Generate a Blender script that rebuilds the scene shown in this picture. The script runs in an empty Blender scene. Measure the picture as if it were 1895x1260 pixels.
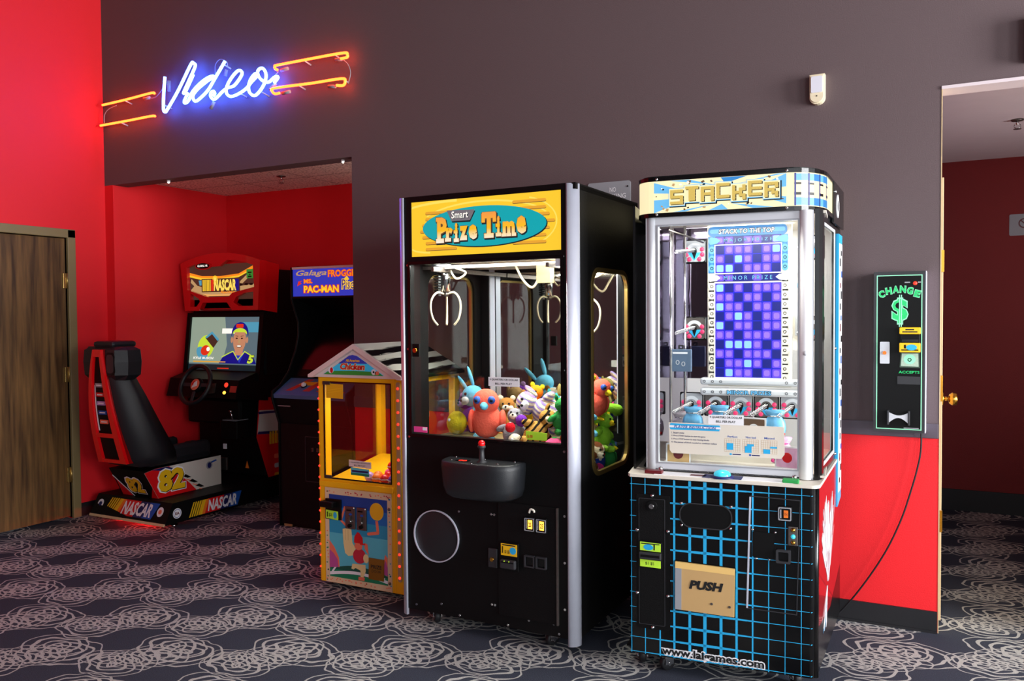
import bpy, bmesh, math, random
from mathutils import Vector, Matrix
from mathutils.geometry import tessellate_polygon
random.seed(7)
SC = bpy.context.scene
COL = SC.collection
PI = math.pi
# ---------------------------------------------------------------- camera
W_PX, F_PX = 1895.0, 1530.0
yaw, pitch, roll = .4777, .0294, -.0074
cy, sy = math.cos(yaw), math.sin(yaw)
F0 = Vector((-sy, cy, 0)); R0 = Vector((cy, sy, 0)); U0 = Vector((0, 0, 1))
Fv = F0*math.cos(pitch) - U0*math.sin(pitch); Uv = U0*math.cos(pitch) + F0*math.sin(pitch)
Rv = R0*math.cos(roll) + Uv*math.sin(roll); Uv = Uv*math.cos(roll) - R0*math.sin(roll)
cam = bpy.data.cameras.new('camera'); co = bpy.data.objects.new('camera', cam); COL.objects.link(co)
cam.sensor_fit = 'HORIZONTAL'; cam.sensor_width = 36; cam.lens = 36*F_PX/W_PX; cam.clip_start = .05
m4 = Matrix((Rv, Uv, -Fv)).transposed().to_4x4(); m4.translation = (0, 0, 1.45)
co.matrix_world = m4; SC.camera = co
# ---------------------------------------------------------------- world, lights, exposure
SC.view_settings.view_transform = 'Standard'; SC.view_settings.look = 'None'
SC.view_settings.gamma = 1; SC.view_settings.use_curve_mapping = False
SC.view_settings.exposure = 0.0
SC.cycles.transparent_max_bounces = 32
world = bpy.data.worlds.new('world'); SC.world = world; world.use_nodes = True
world.node_tree.nodes['Background'].inputs[0].default_value = (.55, .68, .9, 1)
world.node_tree.nodes['Background'].inputs[1].default_value = .1
def area(name, loc, target, sx, sz, power, color):
    l = bpy.data.lights.new(name, 'AREA'); l.shape = 'RECTANGLE'; l.size = sx; l.size_y = sz
    l.energy = power; l.color = color
    o = bpy.data.objects.new(name, l); COL.objects.link(o); o.location = loc
    o.rotation_euler = (Vector(target)-Vector(loc)).to_track_quat('-Z', 'Y').to_euler(); return o
# daylight through the windows of the right-hand wall and of the wall behind the camera
for y, pw in ((-.3, 250), (2.5, 720)):
    area('daylight_right', (5.18, y, 2.0), (0, y, 2.0), 1.8, 2.6, pw, (.97, .98, 1))
for x, pw in ((.6, 50), (3.4, 175)):
    area('daylight_rear', (x, -1.78, 2.0), (x, 0, 2.0), 1.8, 2.6, pw, (.90, .95, 1))
area('alcove_ceiling_fill', (-2.86, 4.75, 1.95), (-4.1, 4.8, 2.62), .5, .3, 2.2, (1, .93, .84))  # added fill light hidden behind the main wall, lifts the alcove ceiling; no fixture
area('corridor_ceiling_fill', (1.72, 5.0, 1.1), (.6, 4.9, 2.55), .5, .9, 28, (1, .93, .95))  # added out-of-view fill aimed up at the corridor ceiling; no window here

# ---------------------------------------------------------------- materials
def lin(c):
    return tuple(((v/255)/12.92 if v/255 <= .04045 else ((v/255+.055)/1.055)**2.4) for v in c) + (1,)
MATS = {}
def mat(name, rgb, rough=.5, metal=0., em=0., ergb=None, bump=0., bscale=200., var=0., vscale=6., spec=.5, coat=0., alpha=None):
    m = bpy.data.materials.new(name); m.use_nodes = True; MATS[name] = m
    nt = m.node_tree; b = nt.nodes['Principled BSDF']
    b.inputs['Base Color'].default_value = lin(rgb); b.inputs['Roughness'].default_value = rough
    b.inputs['Metallic'].default_value = metal; b.inputs['Specular IOR Level'].default_value = spec
    b.inputs['Coat Weight'].default_value = coat
    if em:
        b.inputs['Emission Color'].default_value = lin(ergb or rgb); b.inputs['Emission Strength'].default_value = em
    tc = nt.nodes.new('ShaderNodeTexCoord')
    if var:
        n = nt.nodes.new('ShaderNodeTexNoise'); n.inputs['Scale'].default_value = vscale; n.inputs['Detail'].default_value = 4
        nt.links.new(tc.outputs['Object'], n.inputs['Vector'])
        mx = nt.nodes.new('ShaderNodeMix'); mx.data_type = 'RGBA'
        c = lin(rgb); mx.inputs[6].default_value = tuple(v*(1-var) for v in c[:3])+(1,)
        mx.inputs[7].default_value = tuple(min(1, v*(1+var)) for v in c[:3])+(1,)
        nt.links.new(n.outputs['Fac'], mx.inputs[0]); nt.links.new(mx.outputs[2], b.inputs['Base Color'])
        
    if bump:
        n = nt.nodes.new('ShaderNodeTexNoise'); n.inputs['Scale'].default_value = bscale
        nt.links.new(tc.outputs['Object'], n.inputs['Vector'])
        bp = nt.nodes.new('ShaderNodeBump'); bp.inputs['Strength'].default_value = bump; bp.inputs['Distance'].default_value = .004
        nt.links.new(n.outputs['Fac'], bp.inputs['Height']); nt.links.new(bp.outputs['Normal'], b.inputs['Normal'])
    return m
mat('grey_paint', (94, 78, 80), .75, bump=.25, bscale=220, var=.05, vscale=1.5)
mat('red_paint', (236, 24, 34), .6, bump=.2, bscale=220, var=.05, vscale=1.5)
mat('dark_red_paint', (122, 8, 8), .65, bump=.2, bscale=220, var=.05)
mat('rail_paint', (84, 74, 84), .55)
mat('white_paint', (214, 200, 204), .7, var=.05)
mat('black_rubber', (22, 22, 26), .55)
mat('cream_wood', (214, 186, 142), .5, var=.1, vscale=10)
mat('olive_trim', (134, 118, 78), .5, var=.06)
mat('hinge_brass', (190, 160, 95), .35, .9)
mat('brass', (205, 150, 60), .25, 1.)
mat('black', (8, 8, 9), .5, spec=.2); mat('gloss_black', (6, 6, 7), .2, spec=.45)
mat('black_text', (18, 18, 20), .5); mat('dark_grey', (42, 42, 46), .5); mat('mid_grey', (95, 96, 102), .5)
mat('textured_black', (8, 8, 9), .55, bump=.3, bscale=300, spec=.2)
mat('vinyl_black', (26, 28, 32), .38, bump=.3, bscale=500)
mat('grey', (150, 152, 158), .5); mat('light_grey', (196, 198, 204), .5)
mat('white', (236, 236, 240), .5); mat('off_white', (222, 214, 200), .55)
mat('silver', (222, 226, 242), .42, .55, var=.04, vscale=30); mat('chrome', (215, 215, 215), .12, 1.)
mat('dull_steel', (120, 112, 108), .4, .9, var=.2, vscale=60)
mat('red', (214, 20, 26), .35); mat('gloss_red', (232, 14, 20), .2, coat=.6)
mat('blue', (20, 80, 170), .45); mat('navy', (20, 28, 90), .45); mat('cyan_print', (40, 170, 225), .4)
mat('yellow', (245, 190, 20), .45); mat('gold', (236, 176, 24), .42); mat('orange', (240, 120, 30), .5)
mat('green', (30, 150, 70), .5); mat('lime', (190, 240, 60), .5); mat('pink', (240, 70, 150), .5)
mat('cab_yellow', (250, 186, 12), .38, var=.05)
mat('maroon', (96, 14, 22), .35)
mat('side_red', (150, 16, 26), .25, coat=.4)
mat('money', (170, 190, 170), .6, var=.25, vscale=120); mat('money_dark', (60, 80, 66), .6)
mat('change_green', (30, 200, 110), .45); mat('change_light', (150, 235, 190), .45)
mat('ivory_plastic', (236, 222, 190), .45); mat('lens_white', (225, 225, 235), .3)
mat('skin', (205, 150, 120), .5)
mat('tube_red', (255, 60, 10), .3, em=13, ergb=(255, 70, 22)); mat('tube_blue', (60, 120, 255), .3, em=32, ergb=(64, 104, 255))
mat('led_red', (255, 40, 30), .3, em=1.3, ergb=(255, 60, 40)); mat('glow_red', (255, 20, 20), .3, em=45, ergb=(255, 20, 20))
mat('tube_white', (255, 250, 235), .3, em=9); mat('tube_warm', (255, 236, 190), .3, em=5)
mat('amber_light', (255, 170, 60), .3, em=3); mat('cyan_button', (60, 200, 225), .15, em=.5)
mat('bulb_warm', (255, 180, 90), .3, em=40)
def E(name, rgb, s): return mat(name, tuple(v*.5 for v in rgb), .35, em=s, ergb=rgb)
for n, c, s in [('e_yellow', (248, 200, 48), .95), ('e_yellow_d', (232, 165, 50), .9), ('e_teal', (10, 165, 175), .9), ('e_white', (255, 250, 240), 1.0),
                ('e_cream', (255, 240, 190), .95), ('e_gold', (250, 180, 60), .7), ('e_black', (14, 12, 10), .1), ('e_blue', (50, 140, 215), .8),
                ('e_skyblue', (110, 190, 240), .9), ('e_stk_gold', (214, 184, 92), .9), ('e_brown', (130, 95, 60), .5), ('e_navy', (8, 18, 128), .9),
                ('e_royal', (14, 22, 205), 1.0), ('e_violet', (104, 70, 236), 1.0), ('e_lilac', (150, 112, 246), 1.0), ('e_ice', (140, 195, 255), 1.1),
                ('e_red', (225, 50, 25), .9), ('e_orange', (250, 140, 30), .95), ('e_pacblue', (34, 58, 190), .85), ('e_pink', (240, 170, 150), .5),
                ('e_screen', (150, 168, 150), .85), ('e_screen_d', (96, 118, 128), .8), ('e_lime', (205, 230, 60), .9), ('e_skin', (205, 140, 105), .85),
                ('e_tan', (196, 156, 106), .85), ('e_dkbrown', (74, 46, 36), .8), ('e_green', (50, 140, 50), .8), ('e_peach', (245, 180, 100), .9),
                ('e_shadow', (30, 60, 70), .3), ('e_sea', (80, 160, 190), .85)]:
    E(n, c, s)
def glassmat(name, tint=(1, 1, 1), fac=1.0, rough=.0):
    m = bpy.data.materials.new(name); m.use_nodes = True; MATS[name] = m; nt = m.node_tree
    nt.nodes.remove(nt.nodes['Principled BSDF'])
    out = nt.nodes['Material Output']; mx = nt.nodes.new('ShaderNodeMixShader'); t = nt.nodes.new('ShaderNodeBsdfTransparent')
    g = nt.nodes.new('ShaderNodeBsdfGlossy'); g.inputs['Roughness'].default_value = rough; fr = nt.nodes.new('ShaderNodeFresnel'); fr.inputs['IOR'].default_value = 1.45
    t.inputs['Color'].default_value = (*tint, 1); mm = nt.nodes.new('ShaderNodeMath'); mm.operation = 'MULTIPLY'; mm.inputs[1].default_value = fac
    ge = nt.nodes.new('ShaderNodeNewGeometry'); inv = nt.nodes.new('ShaderNodeMath'); inv.operation = 'SUBTRACT'; inv.inputs[0].default_value = 1; nt.links.new(ge.outputs['Backfacing'], inv.inputs[1])
    m2 = nt.nodes.new('ShaderNodeMath'); m2.operation = 'MULTIPLY'; nt.links.new(fr.outputs[0], mm.inputs[0]); nt.links.new(mm.outputs[0], m2.inputs[0]); nt.links.new(inv.outputs[0], m2.inputs[1]); nt.links.new(m2.outputs[0], mx.inputs[0]); nt.links.new(t.outputs[0], mx.inputs[1])
    nt.links.new(g.outputs[0], mx.inputs[2]); nt.links.new(mx.outputs[0], out.inputs[0])
glassmat('glass', (.97, .99, .98), .8); glassmat('acrylic', (.95, .96, .96), 1.2); glassmat('tinted_glass', (.86, .86, .86), 1.3)
mat('mirror', (205, 205, 200), .03, 1.); mat('dim_mirror', (128, 118, 136), .06, 1.)

def nodes_of(m): return m.node_tree.nodes, m.node_tree.links
# brown veneer
m = mat('door_wood', (88, 60, 32), .42)
N, L = nodes_of(m); tc = N['Texture Coordinate']; mp = N.new('ShaderNodeMapping'); mp.inputs['Scale'].default_value = (14, 14, 1.1)
L.new(tc.outputs['Object'], mp.inputs[0]); nz = N.new('ShaderNodeTexNoise'); nz.inputs['Scale'].default_value = 2.2; nz.inputs['Detail'].default_value = 6
L.new(mp.outputs[0], nz.inputs['Vector']); cr = N.new('ShaderNodeValToRGB'); L.new(nz.outputs['Fac'], cr.inputs[0])
cr.color_ramp.elements[0].position = .3; cr.color_ramp.elements[0].color = lin((58, 38, 18)); cr.color_ramp.elements[1].position = .72; cr.color_ramp.elements[1].color = lin((122, 88, 48))
L.new(cr.outputs[0], N['Principled BSDF'].inputs['Base Color'])
# speckled ceiling tile
m = mat('ceiling_tile', (168, 150, 138), .85)
N, L = nodes_of(m); tc = N['Texture Coordinate']; nz = N.new('ShaderNodeTexNoise'); nz.inputs['Scale'].default_value = 60
L.new(tc.outputs['Object'], nz.inputs['Vector']); cr = N.new('ShaderNodeValToRGB'); L.new(nz.outputs['Fac'], cr.inputs[0])
cr.color_ramp.elements[0].position = .36; cr.color_ramp.elements[0].color = lin((176, 160, 150)); cr.color_ramp.elements[1].position = .5; cr.color_ramp.elements[1].color = lin((250, 240, 228))
bk = N.new('ShaderNodeTexBrick'); bk.offset = 0; bk.inputs['Scale'].default_value = 1; bk.inputs['Mortar Size'].default_value = .008; bk.inputs['Brick Width'].default_value = .61; bk.inputs['Row Height'].default_value = .61
bk.inputs['Color1'].default_value = (1, 1, 1, 1); bk.inputs['Color2'].default_value = (1, 1, 1, 1); bk.inputs['Mortar'].default_value = (.55, .5, .48, 1)
L.new(tc.outputs['Object'], bk.inputs['Vector']); mx = N.new('ShaderNodeMix'); mx.data_type = 'RGBA'; mx.blend_type = 'MULTIPLY'; mx.inputs[0].default_value = 1
L.new(cr.outputs[0], mx.inputs[6]); L.new(bk.outputs['Color'], mx.inputs[7]); L.new(mx.outputs[2], N['Principled BSDF'].inputs['Base Color'])
# carpet: pale scribbled ovals in staggered rows on charcoal pile
m = mat('carpet', (40, 42, 50), .95, spec=.15)
N, L = nodes_of(m); tc = N['Texture Coordinate']
def M_(op, a, b=None, c=None):
    n = N.new('ShaderNodeMath'); n.operation = op
    for i, v in enumerate((a, b, c)):
        if v is None: continue
        if isinstance(v, (int, float)): n.inputs[i].default_value = v
        else: L.new(v, n.inputs[i])
    return n.outputs[0]
wob = N.new('ShaderNodeTexNoise'); wob.inputs['Scale'].default_value = 9; wob.inputs['Detail'].default_value = 1
L.new(tc.outputs['Object'], wob.inputs['Vector'])
vs = N.new('ShaderNodeVectorMath'); vs.operation = 'MULTIPLY_ADD'; L.new(wob.outputs['Color'], vs.inputs[0])
vs.inputs[1].default_value = (.07, .07, 0); L.new(tc.outputs['Object'], vs.inputs[2])
sp = N.new('ShaderNodeSeparateXYZ'); L.new(vs.outputs[0], sp.inputs[0]); X, Y = sp.outputs[0], sp.outputs[1]
PX_, PY_ = .94, .455
total = None
blobs = [(0, 0, [(-.055, .045, .140, .095), (.05, .02, .150, .110), (-.03, -.06, .125, .080)]),
         (.33, .055, [(.05, .045, .120, .075), (.02, -.04, .135, .090), (-.05, .0, .100, .070)])]
for oy in (0, 1):
    for bx, by, rings in blobs:
        gx = -3.42 + .025 + bx + oy*PX_/2; gy = 2.26 + .025 + by + oy*PY_/2
        lx = M_('MULTIPLY', M_('SUBTRACT', M_('FRACT', M_('ADD', M_('DIVIDE', M_('SUBTRACT', X, gx), PX_), 100.5)), .5), PX_)
        ly = M_('MULTIPLY', M_('SUBTRACT', M_('FRACT', M_('ADD', M_('DIVIDE', M_('SUBTRACT', Y, gy), PY_), 100.5)), .5), PY_)
        for (cx, cyy, ra, rb) in rings:
            ex = M_('DIVIDE', M_('SUBTRACT', lx, cx), ra); ey = M_('DIVIDE', M_('SUBTRACT', ly, cyy), rb)
            d = M_('SQRT', M_('ADD', M_('MULTIPLY', ex, ex), M_('MULTIPLY', ey, ey)))
            line = M_('LESS_THAN', M_('ABSOLUTE', M_('SUBTRACT', M_('FRACT', M_('MULTIPLY', d, 2.9)), .5)), .150)
            hit = M_('MULTIPLY', line, M_('LESS_THAN', d, 1.22))
            total = hit if total is None else M_('MAXIMUM', total, hit)
fz = N.new('ShaderNodeTexNoise'); fz.inputs['Scale'].default_value = 260; fz.inputs['Detail'].default_value = 2; L.new(tc.outputs['Object'], fz.inputs['Vector'])
mx = N.new('ShaderNodeMix'); mx.data_type = 'RGBA'; L.new(total, mx.inputs[0]); mx.inputs[6].default_value = lin((62, 67, 80)); mx.inputs[7].default_value = lin((188, 188, 184))
mz = N.new('ShaderNodeMix'); mz.data_type = 'RGBA'; mz.blend_type = 'MULTIPLY'; mz.inputs[0].default_value = .7; L.new(mx.outputs[2], mz.inputs[6])
cr = N.new('ShaderNodeValToRGB'); cr.color_ramp.elements[0].position = .3; cr.color_ramp.elements[0].color = (.45, .45, .45, 1); cr.color_ramp.elements[1].position = .65
L.new(fz.outputs['Fac'], cr.inputs[0]); L.new(cr.outputs[0], mz.inputs[7]); L.new(mz.outputs[2], N['Principled BSDF'].inputs['Base Color'])
bp = N.new('ShaderNodeBump'); bp.inputs['Strength'].default_value = .5; bp.inputs['Distance'].default_value = .004; L.new(fz.outputs['Fac'], bp.inputs['Height']); L.new(bp.outputs[0], N['Principled BSDF'].inputs['Normal'])
# plush cloth
def plush(name, rgb, var=.18, vs=18.):
    return mat(name, rgb, .95, var=var, vscale=vs, bump=.8, bscale=120, spec=.1)
PL = dict(coral=(255, 104, 84), sky=(110, 195, 230), lime=(150, 215, 60), orange=(255, 140, 30), royal=(40, 70, 170), grey=(150, 148, 155), brown=(176, 122, 62),
          purple=(110, 50, 160), pink=(240, 90, 140), yellow=(245, 215, 40), cream=(225, 215, 190), green=(60, 160, 80), red=(215, 30, 40), white=(235, 235, 235),
          olive=(160, 150, 90), lilac=(175, 140, 200), teal=(60, 160, 160), tan=(196, 160, 110), magenta=(200, 50, 130))
for k, v in PL.items(): plush('plush_'+k, v)
def banded(name, a, b, scale, kind='wave', thr=.5):
    m = plush(name, a); N, L = nodes_of(m); tc = N['Texture Coordinate']
    if kind == 'wave':
        t = N.new('ShaderNodeTexWave'); t.inputs['Scale'].default_value = scale; t.inputs['Distortion'].default_value = 3
    else:
        t = N.new('ShaderNodeTexVoronoi'); t.inputs['Scale'].default_value = scale
    L.new(tc.outputs['Object'], t.inputs['Vector']); cr = N.new('ShaderNodeValToRGB'); L.new(t.outputs[0], cr.inputs[0])
    cr.color_ramp.interpolation = 'CONSTANT'; cr.color_ramp.elements[0].color = lin(b); cr.color_ramp.elements[1].position = thr; cr.color_ramp.elements[1].color = lin(a)
    if name == 'plush_rainbow':
        for p, c in ((.3, (120, 200, 150)), (.55, (250, 240, 230)), (.7, (240, 130, 90)), (.85, (245, 240, 225))):
            e = cr.color_ramp.elements.new(p); e.color = lin(c)
    L.new(cr.outputs[0], N['Principled BSDF'].inputs['Base Color'])
banded('plush_rainbow', (240, 230, 225), (160, 130, 200), 16); banded('plush_tiger', (190, 140, 70), (30, 24, 18), 11, thr=.28)
banded('plush_giraffe', (236, 220, 180), (120, 70, 40), 22, 'v', .55); banded('plush_spot', (240, 240, 235), (40, 40, 40), 26, 'v', .3)

# ---------------------------------------------------------------- mesh builder
_txt = {}
def text2d(s, bold, res=2):
    k = (s, bold)
    if k not in _txt:
        c = bpy.data.curves.new('t', 'FONT'); c.body = s; c.size = 1; c.offset = bold; c.resolution_u = res; c.fill_mode = 'FRONT' if hasattr(c, 'fill_mode') else c.fill_mode
        o = bpy.data.objects.new('t', c); COL.objects.link(o)
        me = bpy.data.meshes.new_from_object(o.evaluated_get(bpy.context.evaluated_depsgraph_get()))
        vs = [(v.co.x, v.co.y) for v in me.vertices]; fs = [tuple(p.vertices) for p in me.polygons]
        bpy.data.objects.remove(o); bpy.data.meshes.remove(me); bpy.data.curves.remove(c)
        _txt[k] = (vs, fs)
    return _txt[k]
def smooth(pts, n=6, closed=False):
    P = [Vector(p) for p in pts]; out = []
    N_ = len(P)
    for i in range(N_ if closed else N_-1):
        p0 = P[i-1] if (i or closed) else P[0]; p1 = P[i]; p2 = P[(i+1) % N_]; p3 = P[(i+2) % N_] if (closed or i+2 < N_) else P[-1]
        for j in range(n):
            t = j/n; out.append(.5*((2*p1)+(-p0+p2)*t+(2*p0-5*p1+4*p2-p3)*t*t+(-p0+3*p1-3*p2+p3)*t**3))
    if not closed: out.append(P[-1])
    return out
def rr(x0, z0, x1, z1, r, n=5):
    o = []
    for cx, cz, a0 in ((x1-r, z1-r, 0), (x0+r, z1-r, 90), (x0+r, z0+r, 180), (x1-r, z0+r, 270)):
        for i in range(n+1):
            a = math.radians(a0+90*i/n); o.append((cx+r*math.cos(a), cz+r*math.sin(a)))
    return o
def ell(cx, cz, a, b, n=32, rot=0):
    c, s = math.cos(rot), math.sin(rot)
    return [(cx+a*math.cos(2*PI*i/n)*c-b*math.sin(2*PI*i/n)*s, cz+a*math.cos(2*PI*i/n)*s+b*math.sin(2*PI*i/n)*c) for i in range(n)]
def frame(o, d=(1, 0), tilt=0):
    d = Vector(d).normalized(); U = Vector((d.x, d.y, 0)); Wn = Vector((d.y, -d.x, 0)); V = Vector((0, 0, 1))
    V2 = V*math.cos(tilt) - Wn*math.sin(tilt); W2 = Wn*math.cos(tilt) + V*math.sin(tilt)   # tilt>0 leans the top away
    m = Matrix((U, V2, W2)).transposed().to_4x4(); m.translation = o; return m
class G:
    def __init__(s, F=None): s.v = []; s.f = []; s.fm = []; s.sm = []; s.mats = []; s.F = F or Matrix()
    def mi(s, m):
        if m not in s.mats: s.mats.append(m)
        return s.mats.index(m)
    def add(s, vs, fs, m, sm=False, M=None):
        T = s.F @ M if M is not None else s.F
        b = len(s.v); s.v += [T @ Vector(v) for v in vs]; k = s.mi(m)
        for f in fs: s.f.append(tuple(b+i for i in f)); s.fm.append(k); s.sm.append(sm)
        return s
    def box(s, x0, y0, z0, x1, y1, z1, m, bev=0, seg=2, M=None):
        if bev <= 0:
            vs = [(x, y, z) for z in (z0, z1) for y in (y0, y1) for x in (x0, x1)]
            return s.add(vs, [(0, 2, 3, 1), (4, 5, 7, 6), (0, 1, 5, 4), (2, 6, 7, 3), (0, 4, 6, 2), (1, 3, 7, 5)], m, M=M)
        bm = bmesh.new(); bmesh.ops.create_cube(bm, size=1)
        for v in bm.verts: v.co = ((x0+x1)/2+v.co.x*(x1-x0), (y0+y1)/2+v.co.y*(y1-y0), (z0+z1)/2+v.co.z*(z1-z0))
        bmesh.ops.bevel(bm, geom=list(bm.edges), offset=bev, segments=seg, affect='EDGES', profile=.5)
        bm.verts.index_update(); s.add([v.co.copy() for v in bm.verts], [tuple(v.index for v in f.verts) for f in bm.faces], m, M=M); bm.free(); return s
    def poly(s, pts, w0, w1, m, holes=(), side=None, M=None):
        loops = [pts]+list(holes); allp = [p for l in loops for p in l]
        tr = tessellate_polygon([[Vector((p[0], p[1], 0)) for p in l] for l in loops]); n = len(allp)
        vs = [(p[0], p[1], w1) for p in allp]+[(p[0], p[1], w0) for p in allp]
        s.add(vs, [tuple(t) for t in tr]+[tuple(n+i for i in reversed(t)) for t in tr], m, M=M)
        k = 0; fs = []
        for l in loops:
            for i in range(len(l)): j = (i+1) % len(l); fs.append((k+i, k+j, n+k+j, n+k+i))
            k += len(l)
        s.add(vs, fs, side or m, M=M); return s
    def ring(s, o, i, w0, w1, m, M=None): return s.poly(o, w0, w1, m, [i], M=M)
    def cyl(s, p0, p1, r, m, n=16, r2=None, M=None):
        p0, p1 = Vector(p0), Vector(p1); r2 = r if r2 is None else r2; q = (p1-p0).to_track_quat('Z', 'Y')
        vs = []
        for p, rad in ((p0, r), (p1, r2)):
            for i in range(n): a = 2*PI*i/n; vs.append(p+q @ Vector((rad*math.cos(a), rad*math.sin(a), 0)))
        s.add(vs, [(i, (i+1) % n, n+(i+1) % n, n+i) for i in range(n)], m, True, M)
        s.add(vs, [tuple(range(n))[::-1], tuple(range(n, 2*n))], m, False, M); return s
    def tube(s, pts, r, m, n=8, closed=False, M=None, rs=None):
        P = [Vector(p) for p in pts]; vs = []; fs = []; K = len(P); up = None
        for i, p in enumerate(P):
            t = (P[(i+1) % K]-P[i-1]) if closed else (P[min(i+1, K-1)]-P[max(i-1, 0)]); t.normalize()
            if up is None:
                up = Vector((0, 0, 1)) if abs(t.z) < .9 else Vector((1, 0, 0))
            a = t.cross(up).normalized(); b = a.cross(t).normalized(); up = b
            rad = rs[i] if rs else r
            for j in range(n): w = 2*PI*j/n; vs.append(p+a*rad*math.cos(w)+b*rad*math.sin(w))
        for i in range(K if closed else K-1):
            i2 = (i+1) % K
            for j in range(n): fs.append((i*n+j, i*n+(j+1) % n, i2*n+(j+1) % n, i2*n+j))
        s.add(vs, fs, m, True, M)
        if not closed: s.add(vs, [tuple(range(n))[::-1], tuple(range((K-1)*n, K*n))], m, True, M)
        return s
    def ball(s, c, r, m, n=14, h=10, M=None, R=None):
        r = (r, r, r) if isinstance(r, (int, float)) else r; vs = []; fs = []
        for i in range(1, h):
            th = PI*i/h
            for j in range(n):
                a = 2*PI*j/n; v = Vector((r[0]*math.sin(th)*math.cos(a), r[1]*math.sin(th)*math.sin(a), r[2]*math.cos(th)))
                if R is not None: v = R @ v
                vs.append(Vector(c)+v)
        t = Vector((0, 0, r[2])); b = Vector((0, 0, -r[2]))
        if R is not None: t = R @ t; b = R @ b
        vs += [Vector(c)+t, Vector(c)+b]; T = len(vs)-2
        for i in range(h-2):
            for j in range(n): fs.append((i*n+j, (i+1)*n+j, (i+1)*n+(j+1) % n, i*n+(j+1) % n))
        for j in range(n): fs.append((T, j, (j+1) % n)); fs.append((T+1, (h-2)*n+(j+1) % n, (h-2)*n+j))
        return s.add(vs, fs, m, True, M)
    def lathe(s, prof, c, m, n=24, axis=(0, 0, 1), M=None):
        q = Vector(axis).to_track_quat('Z', 'Y'); vs = []; fs = []; K = len(prof)
        for r, z in prof:
            for j in range(n): a = 2*PI*j/n; vs.append(Vector(c)+q @ Vector((r*math.cos(a), r*math.sin(a), z)))
        for i in range(K-1):
            for j in range(n): fs.append((i*n+j, i*n+(j+1) % n, (i+1)*n+(j+1) % n, (i+1)*n+j))
        return s.add(vs, fs, m, True, M)
    def loft(s, secs, m, cap=True, sm=True, closed=True):
        n = len(secs[0]); vs = [p for c in secs for p in c]; fs = []
        for i in range(len(secs)-1):
            for j in range(n if closed else n-1): fs.append((i*n+j, i*n+(j+1) % n, (i+1)*n+(j+1) % n, (i+1)*n+j))
        s.add(vs, fs, m, sm)
        if cap: s.add(vs, [tuple(range(n))[::-1], tuple(range((len(secs)-1)*n, len(secs)*n))], m, False)
        return s
    def text(s, t, x0, z0, x1, z1, w, m, bold=0., shear=0., M=None, arc=0.):
        vs, fs = text2d(t, bold)
        if not vs: return s
        vs = [(x+shear*y, y) for x, y in vs]
        ax, bx = min(v[0] for v in vs), max(v[0] for v in vs); ay, by = min(v[1] for v in vs), max(v[1] for v in vs)
        o = []
        for x, y in vs:
            u = (x-ax)/(bx-ax); o.append((x0+u*(x1-x0), z0+(y-ay)/(by-ay)*(z1-z0)+arc*(1-(2*u-1)**2), w))
        return s.add(o, fs, m, M=M)
    def build(s, name, parent=None, **props):
        me = bpy.data.meshes.new(name); me.from_pydata([tuple(v) for v in s.v], [], s.f)
        for k in s.mats: me.materials.append(MATS[k])
        me.polygons.foreach_set('material_index', s.fm); me.polygons.foreach_set('use_smooth', s.sm)
        bm = bmesh.new(); bm.from_mesh(me); bmesh.ops.remove_doubles(bm, verts=bm.verts, dist=1e-6)
        bmesh.ops.recalc_face_normals(bm, faces=bm.faces); bm.to_mesh(me); bm.free()
        me.update(); o = bpy.data.objects.new(name, me); COL.objects.link(o)
        if parent: o.parent = parent
        for k, v in props.items(): o[k] = v
        return o
def thing(name, label, cat, loc=(0, 0, 0), rz=0, group=None):
    o = bpy.data.objects.new(name, None); COL.objects.link(o); o.location = loc; o.rotation_euler = (0, 0, rz); o.empty_display_size = .1
    o['label'] = label; o['category'] = cat
    if group: o['group'] = group
    return o
def tag(o, label, cat, group=None, loc=None):
    o['label'] = label; o['category'] = cat
    if group: o['group'] = group
    if loc: o.location = loc
    return o
FF = frame((0, 0, 0))      # front face frame: (u, v, w) = right, up, out towards the viewer

# ================================================================ the room
D, XL, XA, XJ, SOF, RAIL, HDR, TOP = 4.173, -5.623, -5.53, -3.283, 2.457, .885, 2.445, 4.7
T = .13
g = G(); g.box(-5.9, -1.75, -.05, 5.3, 7.2, 0, 'carpet'); g.build('floor', kind='structure')
g = G(); g.box(-5.9, -1.75, TOP, 5.3, D+T, TOP+.1, 'grey_paint'); g.build('ceiling', kind='structure')
g = G()
g.box(XL, D, 0, XA, D+T, SOF, 'red_paint'); g.box(XL, D, SOF, 5.2, D+T, TOP, 'grey_paint')
g.box(XJ, D, RAIL, 0, D+T, SOF, 'grey_paint'); g.box(XJ, D, 0, 0, D+T, RAIL, 'red_paint')
g.box(0, D, HDR, .9, D+T, SOF, 'white_paint'); g.box(.9, D, 0, 5.2, D+T, SOF, 'grey_paint')
g.build('wall_back', kind='structure')
Y0 = 2.95; Y1 = 3.85
g = G(); g.box(XL-.12, -1.75, 0, XL, Y0, TOP, 'red_paint'); g.box(XL-.12, Y0, 2.04, XL, Y1, TOP, 'red_paint'); g.box(XL-.12, Y1, 0, XL, D+T, TOP, 'red_paint')
g.build('wall_left', kind='structure')
def walled(name, x0, x1, axis, c, opens, z0, z1, m):
    g = G(); c0, c1 = c; xs = [x0]+[v for o in opens for v in o]+[x1]
    def bx(a, b, q, r):
        if axis == 'x': g.box(a, c0, q, b, c1, r, m)
        else: g.box(c0, a, q, c1, b, r, m)
    for i in range(0, len(xs), 2): bx(xs[i], xs[i+1], 0, TOP)
    for a, b in opens: bx(a, b, 0, z0); bx(a, b, z1, TOP)
    g.build(name, kind='structure')
walled('wall_right', -1.75, D, 'y', (5.0, 5.15), [(-1.2, .6), (1.6, 3.4)], .7, 3.3, 'grey_paint')
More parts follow.
